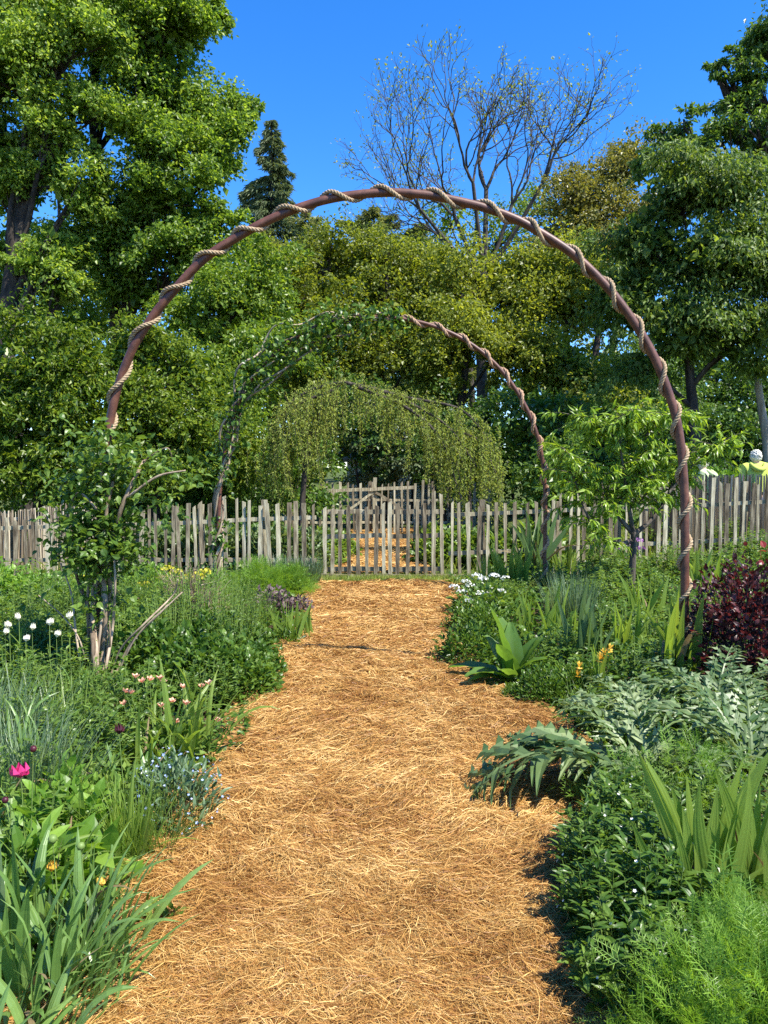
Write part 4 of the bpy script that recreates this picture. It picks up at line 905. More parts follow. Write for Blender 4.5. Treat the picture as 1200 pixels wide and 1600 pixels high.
def leaf_clump(name, label, cat, pos, pool, n, L, seed, group=None, spread=.08, fan=None, lean_to=None, tilt=.25):
    rng = np.random.default_rng(seed); pos = np.array(pos, float); pos[2] = float(ground_h(pos[0], pos[1])) - .03; root = empty(name, tuple(pos), label, cat, group); M = POOL[pool]
    for i in range(n):
        o = link('leaf', M[int(rng.integers(len(M)))] if rng.random() > .07 else POOL['dead'][int(rng.integers(len(POOL['dead'])))], None, root); l = L * rng.uniform(.55, 1.1)
        if fan is not None:
            a = fan + (0 if rng.random() < .5 else math.pi) + rng.normal(0, .22)
        elif lean_to is not None and rng.random() < .6: a = lean_to + rng.normal(0, .55)
        else: a = rng.random() * TAU
        r = spread * math.sqrt(rng.random()); b_ = rng.random() * TAU
        o.location = (math.cos(b_) * r, math.sin(b_) * r, 0); o.scale = (l, l, l); o.rotation_euler = (rng.normal(0, .08), rng.normal(tilt * .3, tilt), a); o.rotation_mode = 'XYZ'
    return root
def P_(px, py): return gp(px, py)
def petals(root, C, n, r, mat_, rng, cup=.5, name='flower', D=None, T=None, each=True):
    """open or cupped flower heads, one mesh each"""
    for c in np.atleast_2d(C):
        mb = MB()
        for layer in range(n):
            d = rng.normal(0, .25, 3) + (D if D is not None else np.array((0, 0, 1.))); d = nrm(d); u = nrm(np.cross(d, (.3, 1, .2)))
            V, F = scatter(T or T_flower(5, .5, cup), (c + d * r * .05 * layer)[None], u[None], d[None], np.array([r * 2 * (1 - .18 * layer)])); mb.add(V, F)
        mb.obj(name, mat_, root)

TO, TS, TL, TF = T_ovate(.6), T_simple(.55), T_lance(.22), T_feather()
# ---- left border, from the front
leaf_clump('strap_leaf_clump', 'broad strap leaf clump at the bottom left corner', 'plant', P_(20, 1600), 'broad', 14, .42, 1, spread=.10)
leaf_clump('strap_leaf_clump', 'wide leaved bulb clump leaning onto the straw, second from the corner', 'plant', P_(95, 1560), 'strap', 22, .46, 2, spread=.12, lean_to=.0)
leaf_clump('strap_leaf_clump', 'arching strap leaf clump under the seed heads', 'plant', P_(60, 1500), 'strap', 24, .44, 3, spread=.16)
leaf_clump('strap_leaf_clump', 'fine arching leaf clump on the straw edge at lower left', 'plant', P_(160, 1540), 'narrow', 22, .34, 4, spread=.10, lean_to=.2)
leaf_clump('strap_leaf_clump', 'narrow leaf tuft at the lowest left corner of the straw', 'plant', P_(40, 1640), 'narrow', 22, .34, 5, spread=.14, lean_to=.1)
leaf_clump('strap_leaf_clump', 'grey green strap leaf clump at the left frame edge', 'plant', P_(-10, 1470), 'tulip', 12, .42, 6, spread=.10)
leaf_clump('strap_leaf_clump', 'yellow green broad leaf clump beside the lowest straw edge', 'plant', P_(30, 1690), 'broad', 10, .34, 7, spread=.1, lean_to=.3)
leaf_clump('strap_leaf_clump', 'long arching leaf clump reaching over the straw at left', 'plant', P_(135, 1455), 'narrow', 20, .42, 8, spread=.1, lean_to=-.1)
def peony():
    rng = np.random.default_rng(71); g = gp(45, 1420); g[2] = -.02; root = empty('peony', tuple(g), 'peony with one magenta pink flower at the left edge', 'flower')
    mound(rng, .20, .34, 150, T_lance(.36, .2), .12, G['bright'], root, stemn=16)
    c = at(33, 1216, g[1]) - g; petals(root, c, 6, .034, G['pink_f'], rng, 1.0, T=T_cup(7, .52, .42, .8, .6))
    mb = MB(); mb.add(*stems(np.array([(0, 0, 0.)]), np.array([c]), .004)); mb.obj('stem', G['stem'], root)
    for px, py in ((52, 1170), (8, 1250)):
        b_ = at(px, py, g[1]) - g; V, F = scatter(T_blob(), b_[None], np.array([(0, 0, 1.)]), np.array([(1., 0, 0)]), np.array([.028])); mb = MB(); mb.add(V, F); mb.obj('bud', G['maroon_f'], root, True); mb = MB(); mb.add(*stems(np.array([(0, 0, 0.)]), b_[None], .003)); mb.obj('stem', G['stem'], root)
peony()
def dark_tulip(px, py, pb, label, mt, r=.028, pod=False):
    rng = np.random.default_rng(int(px)); g = gp(px + 6, pb); g[2] = -.02; root = empty('seed_head' if pod else 'tulip', tuple(g), label, 'flower'); c = at(px, py, g[1]) - g
    if pod:
        V, F = scatter(T_blob(), c[None], np.array([(0, 0, 1.)]), np.array([(1., 0, 0)]), np.array([r * 1.7])); mb = MB(); mb.add(V, F); mb.obj('pod', G['stem'], root, True)
    else: petals(root, c, 2, r, G[mt], rng, 1.15, T=T_cup())
    mb = MB(); mb.add(*stems(np.array([(0, 0, 0.)]), c[None], .0035, np.array([(.01, 0, 0)]))); mb.obj('stem', G['stem'], root)
    for k in range(2):
        o = link('leaf', POOL['tulip'][int(rng.integers(10))], None, root); o.scale = (.26,) * 3; o.rotation_euler = (0, .1, rng.random() * TAU)
dark_tulip(186, 1148, 1300, 'single maroon black tulip above the left border', 'maroon_f')
dark_tulip(82, 1311, 1490, 'round green seed pod on a stem, left one', 'stem', .02, True)
dark_tulip(126, 1322, 1490, 'round green seed pod on a stem, right one', 'stem', .018, True)
dark_tulip(80, 1362, 1480, 'orange yellow tulip low among the strap leaves', 'gold_f', .022)
dark_tulip(160, 1385, 1490, 'small yellow flower near the straw edge at left', 'gold_f', .018)
def forget():
    rng = np.random.default_rng(81); g = gp(270, 1285); g[2] = -.02; root = empty('forget_me_not', tuple(g), 'forget-me-not clump with tiny pale blue flowers at the straw edge', 'flower')
    mound(rng, .24, .30, 900, TL, .06, G['blue'], root, stemn=60, upright=.9)
    n = 170; d = unit(rng, n); d[:, 2] = np.abs(d[:, 2]) + .15; P = nrm(d) * np.array((.26, .26, .34)) * rng.uniform(.9, 1.08, n)[:, None]; V, F = scatter(T_flower(5, .5, .1), P, unit(rng, n), d, rng.uniform(.009, .015, n)); o = link('flowers', make_mesh('flowers', V, [F]), G['blue_f'], root, 'stuff')
    return root
forget()
mat_mound('leafy_perennial', 'light green rosette plant with pointed leaves beside the forget-me-not', 'plant', 140, 1400, .17, .22, 110, T_lance(.4, .2), .13, 'bright', 91)
mat_mound('leafy_perennial', 'low light green plant creeping onto the straw at left', 'plant', 250, 1440, .10, .08, 70, TO, .06, 'mid', 92)
mat_mound('leafy_perennial', 'fresh green leafy plant behind the peony', 'plant', 100, 1330, .30, .34, 700, TO, .065, 'bright', 93, stemn=20)
mat_mound('leafy_perennial', 'bushy green plant left of the forget-me-not', 'plant', 170, 1290, .30, .30, 800, TS, .05, 'mid', 94)
def tuft(label, px, py, R, H, n, w, mt, seed, lean=.45, curl=.35, group=None, name='grass_tuft'):
    g = gp(px, py); g[2] = float(ground_h(g[0], g[1])) - .03; root = empty(name, tuple(g), label, 'grass', group); fine_blades(np.random.default_rng(seed), R, H, n, w, G[mt], root, lean, curl); return root
tuft('blue green grassy clump at the left edge above the peony', 30, 1290, .42, .52, 700, .007, 'blue', 95, .3, .25)
tuft('upright fresh grass clump in front of the forget-me-not', 205, 1340, .16, .36, 170, .009, 'iris', 96, .25, .15)
tuft('thin grass clump on the straw edge by the forget-me-not', 250, 1330, .14, .26, 130, .005, 'mid', 97, .4, .3)
tuft('blue green grassy clump below the white tulips', -20, 1200, .5, .5, 700, .007, 'blue', 98, .3, .25)
tuft('airy grass clump left of the rose trunk', 90, 1160, .4, .42, 600, .007, 'mid', 99, .4, .3)
leaf_clump('daylily', 'daylily clump bending right onto the straw beside the coral flowers', 'plant', P_(290, 1190), 'day', 34, .60, 9, spread=.14, lean_to=.0)
leaf_clump('daylily', 'upright daylily clump under the coral flowers', 'plant', P_(240, 1210), 'day', 22, .42, 10, spread=.14)
leaf_clump('daylily', 'broad leaf tuft left of the coral flowers', 'plant', P_(205, 1250), 'strap', 12, .38, 11, spread=.1)
for i_, (px, py, pool, n, L, lb) in enumerate(((120, 1270, 'day', 20, .46, 'daylily clump between the maroon tulip and the peony'), (60, 1390, 'strap', 16, .40, 'strap leaf clump below the magenta peony'), (20, 1230, 'narrow', 30, .5, 'narrow leaf clump above the magenta peony'), (210, 1170, 'day', 18, .4, 'daylily clump below the rose trunk'), (120, 1130, 'narrow', 26, .42, 'narrow leaf clump left of the rose trunk foot'), (30, 1080, 'day', 22, .5, 'daylily clump under the cream white tulips'), (180, 1420, 'narrow', 14, .3, 'thin leaf tuft on the straw edge below the grass'), (110, 1440, 'tulip', 8, .3, 'grey green tulip leaves below the seed pods'))):
    leaf_clump('daylily' if pool == 'day' else 'strap_leaf_clump', lb, 'plant', P_(px, py), pool, n, L, 300 + i_, spread=.14)
for i_, (px, py, pool, n, L, lt, lb) in enumerate(((150, 1500, 'strap', 12, .42, 0., 'strap leaves arching right over the straw below the yellow flowers'), (110, 1590, 'narrow', 26, .46, .1, 'thin leaf tangle spilling onto the straw in the bottom left'), (60, 1440, 'day', 22, .5, .2, 'daylily leaf tangle among the green seed pods'), (170, 1350, 'day', 16, .42, -.1, 'daylily tuft at the straw edge below the grass clump'), (-20, 1350, 'strap', 16, .5, .3, 'strap leaf clump at the left edge below the peony'))):
    leaf_clump('strap_leaf_clump' if pool != 'day' else 'daylily', lb, 'plant', P_(px, py), pool, n, L, 330 + i_, spread=.13, lean_to=lt)
def coral():
    rng = np.random.default_rng(82); g = gp(260, 1190); g[2] = -.02; root = empty('coral_avens', tuple(g), 'group of coral pink flowers on thin stems by the daylilies', 'flower'); mound(rng, .3, .22, 500, TO, .06, G['mid'], root)
    C = [];
    for px, py in ((212, 1060), (223, 1067), (196, 1083), (205, 1085), (250, 1063), (256, 1068), (234, 1064), (290, 1102), (286, 1076), (262, 1112), (268, 1098), (315, 1075), (327, 1070), (194, 1102), (340, 1128), (252, 1106), (275, 1130)):
        C.append(at(px, py, g[1] + rng.uniform(-.15, .25)) - g)
    C = np.array(C); A = C * np.array((.5, .5, 0)); mb = MB(); mb.add(*stems(A, C, .0022, rng.normal(0, .015, C.shape))); mb.obj('stems', G['stem'], root); petals(root, C, 3, .024, G['coral_f'], rng, .55)
coral()
def tulips():
    rng = np.random.default_rng(83); first = None
    for i, (px, py, pb) in enumerate(((15, 982, 1110), (30, 970, 1100), (8, 992, 1115), (50, 985, 1110), (77, 978, 1105), (88, 996, 1115), (40, 1003, 1120), (108, 968, 1095))):
        g = gp(px + 3, pb); g[2] = float(ground_h(g[0], g[1])) - .03; c = at(px, py, g[1]) - g
        if first is None:
            z0 = c[2]; first = empty('white_tulip', tuple(g), 'cream white tulip, second from the left of its row', 'tulip', 'cream white tulips at the left edge'); petals(first, np.array((0, 0, c[2])), 2, .030, G['cream_f'], rng, 1.0, T=T_cup())
            mb = MB(); mb.add(*stems(np.array([(0, 0, 0.)]), np.array([(0, 0, c[2])]), .004)); mb.obj('stem', G['stem'], first)
            for k in range(3):
                o = link('leaf', POOL['tulip'][k * 3], None, first); o.scale = (.3,) * 3; o.rotation_euler = (0, .05, k * 2.1)
        else: copy_tree(first, tuple(g), rng.random() * TAU, c[2] / z0, 'cream white tulip, ' + ('', 'third from the left of its row', 'leftmost of its row', 'in the middle of its row', 'third from the right of its row', 'second from the right of its row', 'lowest of its row', 'rightmost, nearest the rose trunk')[i])
tulips()

# shared mound kinds, copied through both borders
def stalky(rng, R, H, ns, lps, T, size, mat_, root, up=.35, name='foliage', taper=.5, jit=.25, low=.15):
    """upright leafy stems of uneven height, leaves set along each"""
    a = rng.random(ns) * TAU; r = np.sqrt(rng.random(ns)); tip = np.stack((np.cos(a) * r * R, np.sin(a) * r * R, H * rng.uniform(.55, 1.15, ns) * (1 - .35 * r * r)), -1); foot = tip * np.array((.45, .45, 0)) ; bow = np.stack((np.cos(a) * r * R * .12, np.sin(a) * r * R * .12, H * .06 * np.ones(ns)), -1)
    mb = MB(); mb.add(*stems(foot, tip, .003, bow)); mb.obj('stems', G['stem'], root)
    i = np.repeat(np.arange(ns), lps); f = low + (1.02 - low) * rng.random(len(i)) ** .8
    P = foot[i] + (tip - foot)[i] * f[:, None] + bow[i] * (4 * f * (1 - f))[:, None]
    b = rng.random(len(i)) * TAU; D = np.stack((np.cos(b), np.sin(b), up + rng.normal(0, jit, len(i)) + f * .3), -1)
    Nn = np.stack((-np.cos(b) * up, -np.sin(b) * up, np.ones(len(i))), -1) + rng.normal(0, .35, (len(i), 3))
    V, F = scatter(T, P, D, Nn, size * (1 - taper * f) * rng.uniform(.7, 1.3, len(i)), rng.uniform(.85, 1.15, len(i)))
    return link(name, make_mesh(name, V, [F]), mat_, root)
def skind(name, label, cat, group, R, H, ns, lps, T, size, mt, seed, **k):
    root = empty(name, (0, -30, -5), label, cat, group); stalky(np.random.default_rng(seed), R, H, ns, lps, T, size, G[mt], root, **k); return root
def kind(name, label, cat, group, R, H, n, T, size, mt, seed, **k):
    root = empty(name, (0, -30, -5), label, cat, group); mound(np.random.default_rng(seed), R, H, n, T, size, G[mt], root, **k); return root
rng_pl = np.random.default_rng(900)
def place(proto, spots, label=None, used=set()):
    base_lb = proto['label']
    for (px, py, s) in spots:
        lb = by_mark(proto['label'] if proto.name not in used else base_lb, px, py - 30)
        g = gp(px, py); g[2] = float(ground_h(g[0], g[1])) - .03; rz = rng_pl.random() * TAU
        if proto.name not in used:
            used.add(proto.name); proto['label'] = lb; proto.location = tuple(g); proto.rotation_euler = (0, 0, rz); proto.scale = (s, s, s)
        else: copy_tree(proto, tuple(g), rz, s, lb)
k1 = kind('leafy_perennial', 'low dark green edging mound', 'plant', 'dark mounds on the left edge', .30, .38, 1500, TO, .055, 'mound', 911, stemn=14)
place(k1, [(385, 1085, .9), (350, 1075, 1.1), (400, 1060, .8), (330, 1040, 1.2), (300, 1080, 1.1), (395, 1030, .8), (240, 1060, 1.2)])
k2 = skind('leafy_perennial', 'mid green leafy perennial', 'plant', 'leafy perennials filling the left border', .34, .42, 85, 16, T_lance(.3, .25), .085, 'mid', 912)
place(k2, [(200, 1130, 1), (60, 1200, 1), (20, 1130, 1.1), (110, 1100, 1.1), (40, 1060, 1.2), (90, 1040, 1.2), (200, 1040, 1.2), (10, 1010, 1.4), (250, 1010, 1.3), (90, 990, 1.3), (190, 990, 1.2), (30, 1380, .9), (0, 1300, 1), (150, 1200, .9), (330, 1100, .8)])
k3 = skind('airy_perennial', 'airy grey green stemmed plant', 'plant', 'airy grey green plants in the left border', .30, .70, 75, 16, T_lance(.28, .15), .055, 'mid', 913, up=.6)
place(k3, [(360, 1040, .95), (320, 1010, 1.15), (380, 1000, .9), (290, 985, 1.1), (350, 975, 1.05), (230, 975, 1.1), (400, 985, .8), (270, 1030, 1.0), (100, 1000, 1.0), (60, 1030, .9)])
k4 = kind('leafy_perennial', 'bright green fence side bush', 'plant', 'bright green bushes by the left fence', .4, .5, 1500, T_ovate(.5), .07, 'bright', 914, per=5)
place(k4, [(10, 955, 1), (60, 955, .8), (230, 935, .9), (400, 930, .75), (450, 925, .75), (130, 950, .8), (330, 940, .8), (-40, 950, 1.2)])
mat_mound('euphorbia', 'yellow flowering euphorbia before the left picket fence', 'plant', 275, 965, .42, .5, 700, TL, .07, 'bright', 921); 
def caps(label, px, py, spots, mt, r, seed, name, base_mt='mid', R=.3, H=.35, n=300):
    rng = np.random.default_rng(seed); g = gp(px, py); g[2] = float(ground_h(g[0], g[1])) - .03; root = empty(name, tuple(g), label, 'flower'); mound(rng, R, H, n, TO, .07, G[base_mt], root)
    C = np.array([at(a, b_, g[1] + rng.uniform(-.2, .2)) - g for a, b_ in spots]); A = C * np.array((.6, .6, 0)); mb = MB(); mb.add(*stems(A, C, .003)); mb.obj('stems', G['stem'], root)
    for c in C:
        n_ = 26; d = unit(rng, n_); d[:, 2] = np.abs(d[:, 2]); V, F = scatter(T_flower(5, .5, .2), c + d * r * np.array((1, 1, .55)), unit(rng, n_), d, rng.uniform(.3, .6, n_) * r); mb = MB(); mb.add(V, F); mb.obj('flower', G[mt], root)
    return root
caps('yellow flower heads of euphorbia in front of the left fence', 270, 960, ((255, 905), (275, 895), (290, 905), (300, 900), (312, 903), (130, 905), (245, 925), (320, 895), (262, 890), (225, 915)), 'yellow', .075, 922, 'euphorbia', 'bright')
def twiggy():
    rng = np.random.default_rng(84); g = gp(295, 985); g[2] = 0; root = empty('dry_shrub', tuple(g), 'dry brown twiggy shrub beside the euphorbia', 'shrub'); n = 150; d = unit(rng, n); d[:, 2] = np.abs(d[:, 2]) + .35; e = nrm(d) * np.array((.4, .3, .6)) * rng.uniform(.6, 1.1, n)[:, None]
    mb = MB(); mb.add(*stems(e * .1, e, .006, rng.normal(0, .03, (n, 3)))); k = np.repeat(np.arange(n), 3); mb.add(*stems(e[k] * rng.uniform(.5, .9, (3 * n, 1)), e[k] + rng.normal(0, .09, (3 * n, 3)), .003)); mb.obj('twigs', M_CANE, root)
    n = 500; i = rng.integers(0, len(e), n); V, F = scatter(TS, e[i] * rng.uniform(.6, 1.05, (n, 1)) + rng.normal(0, .05, (n, 3)), unit(rng, n), unit(rng, n), .035); link('foliage', make_mesh('foliage', V, [F]), G['dry'], root)
twiggy()
mat_mound('feathery_plant', 'bright feathery plant on the far left edge of the path', 'plant', 400, 935, .36, .5, 420, TF, .16, 'bright', 931, upright=.7)
mat_mound('feathery_plant', 'second bright feathery plant on the far left edge, nearer the gate', 'plant', 452, 928, .34, .36, 380, TF, .15, 'bright', 932, upright=.7)
mat_mound('purple_sage', 'dusky purple sage mound left of the path far end', 'plant', 425, 962, .34, .34, 700, TO, .06, 'sage', 933)
mat_mound('purple_sage', 'small dusky purple sage mound at the far left straw edge', 'plant', 470, 958, .16, .22, 260, TO, .05, 'sage', 934)
tuft('blue green grass clump left of the gate', 478, 912, .4, .42, 500, .012, 'blue', 935, .3, .2)
tuft('second blue green grass clump left of the gate by the fence', 440, 908, .4, .42, 400, .012, 'blue', 936, .3, .2)
leaf_clump('iris_plant', 'iris clump at the left bend of the path', 'plant', P_(455, 1003), 'iris', 22, .42, 12, spread=.14, tilt=.45)
leaf_clump('iris_plant', 'iris clump just behind the left bend of the path', 'plant', P_(430, 990), 'iris', 18, .40, 13, spread=.16, tilt=.4)
leaf_clump('iris_plant', 'iris leaf tuft at the tip of the left bend of the path', 'plant', P_(478, 995), 'iris', 12, .34, 14, spread=.1, tilt=.5)
mat_mound('leafy_perennial', 'low green mound at the foot of the left bend iris', 'plant', 440, 1005, .22, .16, 500, TS, .05, 'mound', 937)

# ---- right border, from the front
for i, (px, py, s, lb) in enumerate(((1150, 1690, 1., 'bright feathery plant at the bottom right, front one'), (1200, 1610, 1., 'bright feathery plant at the right frame edge below the iris'), (1120, 1750, .75, 'bright feathery plant at the bottom beside the straw'), (1230, 1700, 1.1, 'bright feathery plant filling the bottom right corner'), (1165, 1560, .7, 'bright feathery plant directly before the iris fan'))):
    r = mat_mound('feathery_plant', lb, 'plant', px, py, .25 * s, .33 * s, int(760 * s), TF, .105, 'bright', 941 + i, upright=.5, stemn=25, per=5, flat=.6)
k5 = skind('white_flowered_plant', 'dark bush with tiny white flowers', 'plant', 'dark bushy plants on the right edge', .23, .34, 85, 15, T_lance(.33, .25), .072, 'mound', 951, low=.05, taper=.35)
_r = np.random.default_rng(952); n = 22; d = unit(_r, n); d[:, 2] = np.abs(d[:, 2]); V, F = scatter(T_flower(5, .5, .2), d * np.array((.225, .225, .33)), unit(_r, n), d, .012); link('flowers', make_mesh('flowers', V, [F]), G['white_f'], k5, 'stuff')
place(k5, [(1000, 1575, .9), (955, 1470, .9), (955, 1400, 1), (975, 1350, 1.05), (1020, 1500, 1.1), (1010, 1420, 1.1), (1075, 1615, .95), (940, 1525, .5), (985, 1310, .9), (930, 1420, .5), (940, 1350, .6)])
def iris_flowers(root, spots, g, mt, r, rng):
    C = np.array([at(a, b_, g[1]) - g for a, b_ in spots]); mb = MB(); mb.add(*stems(C * (.5, .5, 0), C, .004)); mb.obj('stems', G['stem'], root); petals(root, C, 2, r, G[mt], rng, .1); petals(root, C + (0, 0, r * .4), 1, r * .8, G[mt], rng, .9)
ir = leaf_clump('iris_plant', 'large iris fan with red brown spent stems at the right', 'plant', P_(1130, 1450), 'iris', 24, .66, 15, spread=.13, fan=.15, tilt=.14)
leaf_clump('iris_plant', 'iris fan leaning left over the feathery plant', 'plant', P_(1085, 1465), 'iris', 12, .46, 16, spread=.07, fan=.1, lean_to=None, tilt=.4)
leaf_clump('iris_plant', 'iris fan at the right frame edge', 'plant', P_(1190, 1430), 'iris', 12, .58, 17, spread=.09, fan=.3, tilt=.12)
mb = MB(); A = np.array([(-.12, .02, .05), (-.1, .0, .05), (.1, 0, .08), (.12, .02, .1)]); Bp = np.array([(-.22, -.02, .3), (-.12, 0, .36), (.02, -.02, .42), (.2, -.02, .34)]); mb.add(*stems(A, Bp, .006)); mb.obj('stems', G['redstem'], ir)

# artichoke: big silver divided leaves, each a part
def artichoke_leaf(rng, L, bend, pairs=13, wid=.27, start=.75):
    V = []; F = []
    def curve(y):   # y 0..1 along: rises then arches over
        t = np.linspace(0, 1, 40); th = start + bend * t ** 1.15; x = np.concatenate(([0], np.cumsum(np.sin(th[:-1]) / 39))); z = np.concatenate(([0], np.cumsum(np.cos(th[:-1]) / 39)))
        return np.interp(y, t, x), np.interp(y, t, z), np.interp(y, t, th)
    def put(u, y, h):
        x, z, th = curve(np.clip(y, 0, 1)); lift = h + abs(u) * .35
        ex = max(y - 1, 0)
        return ((x + math.cos(th) * 0 + math.sin(th) * ex - math.cos(th) * lift * -1 * 0 + (-math.cos(th)) * -lift * 0 + lift * -math.cos(th) * .6) * L, u * L, (z + math.cos(th) * ex + lift * math.sin(th) * .8) * L)
    ys_ = np.linspace(0, 1, 24)
    for i, y in enumerate(ys_):
        w = .022 * (1 - y * .8); V += [put(-w, y, 0), put(0, y, .012), put(w, y, 0)]
    for i in range(23):
        a = 3 * i; F += [(a, a + 1, a + 4, a + 3), (a + 1, a + 2, a + 5, a + 4)]
    def lobe(y, s, l, fw, ang, h0):
        k = len(V); prof = (.55, 1., .8, .45, .03); cen = [(s * l * q * math.cos(ang), y + l * q * math.sin(ang)) for q in np.linspace(.02, 1, 5)]
        for q, ((u, yy), pw) in enumerate(zip(cen, prof)):
            ww = fw * pw; du, dy = -math.sin(ang) * s * ww, math.cos(ang) * ww; hh = h0 - .55 * l * (q / 4) ** 1.6 + rng.normal(0, .006)
            V.extend([put(u - du, yy - dy, hh), put(u, yy, hh - .01), put(u + du, yy + dy, hh)])
        for q in range(4):
            a = k + 3 * q; F.extend([(a, a + 1, a + 4, a + 3), (a + 1, a + 2, a + 5, a + 4)])
    for i in range(pairs):
        y = .13 + .80 * i / (pairs - 1)
        for s in (-1, 1):
            l = wid * (math.sin(math.pi * min(1, (y * .86 + .12))) ** .7) * rng.uniform(.8, 1.15) * (.75 if i % 2 else 1) + .03; ang = rng.uniform(.45, .85); yy = y + rng.normal(0, .012); h = rng.normal(.01, .02)
            lobe(yy, s, l, l * .085 + .005, ang, h)
            for q, sg in ((.4, 1), (.62, -1), (.55, 1)):
                u0, y0 = s * l * q * math.cos(ang), yy + l * q * math.sin(ang); k = len(V); a2 = ang + sg * .75; l2 = l * .36
                e = (u0 + s * l2 * math.cos(a2), y0 + l2 * math.sin(a2)); du, dy = -math.sin(a2) * s * l * .08, math.cos(a2) * l * .08
                V.extend([put(u0 - du, y0 - dy, h), put(u0 + du, y0 + dy, h), put(e[0], e[1], h - .02)]); V.append(put((u0 + e[0]) / 2, (y0 + e[1]) / 2, h + .008)); F.append((k, k + 3, k + 2, k + 2)) if False else F.append((k, k + 1, k + 2, k + 3))
    lobe(.9, 1, .16, .05, math.pi / 2 - .02, 0)
    me = make_mesh('leaf', V, [np.array(F)]); me.materials.append(G['silver']); return me
_r = np.random.default_rng(61)
ART = [artichoke_leaf(_r, 1.0, b_) for b_ in (1.2, 1.5, 1.75, 2.0, 1.0, 1.6)] + [artichoke_leaf(_r, 1.0, b_, 13, .25, st_) for b_, st_ in ((1.5, .25), (1.9, .3), (1.2, .15))]
def artichoke(px, py, label, leaves):
    g = gp(px, py); g[2] = float(ground_h(g[0], g[1])) - .03; root = empty('artichoke_plant', tuple(g), label, 'plant')
    for (az, L, m_, tl) in leaves:
        o = link('leaf', ART[m_], None, root); o.scale = (L, L, L); o.rotation_euler = (0, tl, az)
    return root
pi = math.pi
artichoke(1015, 1245, 'silver artichoke with a long arching leaf reaching over the straw', [(pi * 1.02, 1.08, 3, -.12), (pi * .96, .9, 2, -.1), (pi * .9, .8, 0, 0), (pi * .75, .72, 6, 0), (pi * 1.2, .55, 7, .0), (.4, .66, 7, 0), (pi * .5, .7, 8, 0), (-.5, .55, 7, 0)])
artichoke(1175, 1235, 'silver artichoke at the right frame edge above the iris fan', [(pi * .95, .75, 6, 0), (pi * .7, .75, 8, 0), (pi * 1.2, .62, 7, .0), (.3, .7, 6, 0), (pi * .4, .7, 8, 0), (-.4, .6, 7, 0), (pi * 1.05, .6, 7, .1)])
artichoke(1115, 1140, 'silver artichoke in front of the maroon bush', [(pi * 1.0, .72, 7, 0), (pi * .75, .66, 6, 0), (pi * 1.3, .62, 7, 0), (.2, .7, 6, 0), (.9, .66, 8, 0), (-.4, .6, 7, 0)])
artichoke(1000, 1150, 'small silver artichoke beside the yellow iris', [(pi * 1.0, .6, 7, 0), (pi * .7, .55, 6, 0), (pi * 1.3, .46, 7, 0), (.4, .55, 6, 0), (-.5, .48, 7, 0)])
mat_mound('feathery_plant', 'feathery green plant under the long artichoke leaf', 'plant', 965, 1275, .16, .20, 160, TF, .12, 'bright', 961, upright=.6, per=4)
mat_mound('feathery_plant', 'feathery green plant between the artichokes', 'plant', 1085, 1270, .14, .30, 120, TF, .12, 'bright', 962, upright=.6, per=4)
k6 = skind('leafy_perennial', 'narrow leaved green perennial', 'plant', 'leafy perennials under the artichokes', .28, .30, 80, 14, T_lance(.26, .25), .075, 'mid', 963, low=.05)
place(k6, [(1000, 1300, 1), (1050, 1350, 1), (1110, 1320, 1), (1180, 1330, 1.1), (1060, 1230, 1.0), (940, 1240, .6), (1150, 1170, 1), (1040, 1150, .9), (960, 1150, .8), (930, 1120, .7), (1100, 1090, .9), (1190, 1150, 1.1)])
# dock: each broad ribbed leaf a part
def dock_leaf(rng, w, bend, k=12):
    V = []; F = []; t = np.linspace(0, 1, k); th = bend * t; x = np.concatenate(([0], np.cumsum(np.sin(th[:-1]) / (k - 1)))); z = np.concatenate(([0], np.cumsum(np.cos(th[:-1]) / (k - 1))))
    m_ = 7
    for i in range(k):
        ww = w * .5 * (math.sin(math.pi * (.04 + .93 * t[i] ** .8)) ** .8) + .004
        for j in range(m_):
            u = (j / (m_ - 1) - .5) * 2; rip = .012 * math.sin(i * 3.1 + abs(u) * 3) * abs(u) + .35 * abs(u) * ww + .008 * math.sin(i * 1.7 + u * 5)
            V.append((x[i] - math.cos(th[i]) * rip, u * ww, z[i] + math.sin(th[i]) * rip))
    for i in range(k - 1):
        for j in range(m_ - 1): a = i * m_ + j; F.append((a, a + 1, a + m_ + 1, a + m_))
    me = make_mesh('leaf', V, [np.array(F)], True); me.materials.append(G['dock']); return me
_r = np.random.default_rng(62); DOCK = [dock_leaf(_r, w, b_) for w, b_ in ((.34, .2), (.36, .5), (.34, .9), (.4, .3), (.36, 1.2))]
g = gp(800, 1068); g[2] = -.02; dk = empty('dock_plant', tuple(g), 'dock plant with broad ribbed leaves at the right straw edge', 'plant')
for az, L, m_, tl in ((pi * 1.0, .60, 0, .18), (pi * .7, .5, 3, .12), (pi * 1.3, .42, 1, .35), (pi * .9, .50, 2, .95), (pi * 1.12, .42, 4, .75), (pi * 1.05, .36, 4, .9), (.3, .40, 1, .3), (pi * .5, .46, 0, .1), (.1, .42, 3, .45), (pi * 1.35, .36, 2, .6), (pi * .75, .42, 1, .4), (-.4, .36, 4, .3)):
    o = link('leaf', DOCK[m_], None, dk); o.scale = (L * 1.05, L * 1.12, L * 1.05); o.rotation_euler = (0, tl, az)
k7 = kind('leafy_perennial', 'small leaved dark green bush', 'plant', 'small leaved bushes on the right edge', .30, .34, 1900, TS, .042, 'mound', 971)
place(k7, [(735, 1035, 1.05), (760, 1000, 1.1), (850, 1095, .75), (890, 1090, .8), (800, 1090, .35), (740, 985, 1), (920, 1085, .8), (830, 1060, .7)])
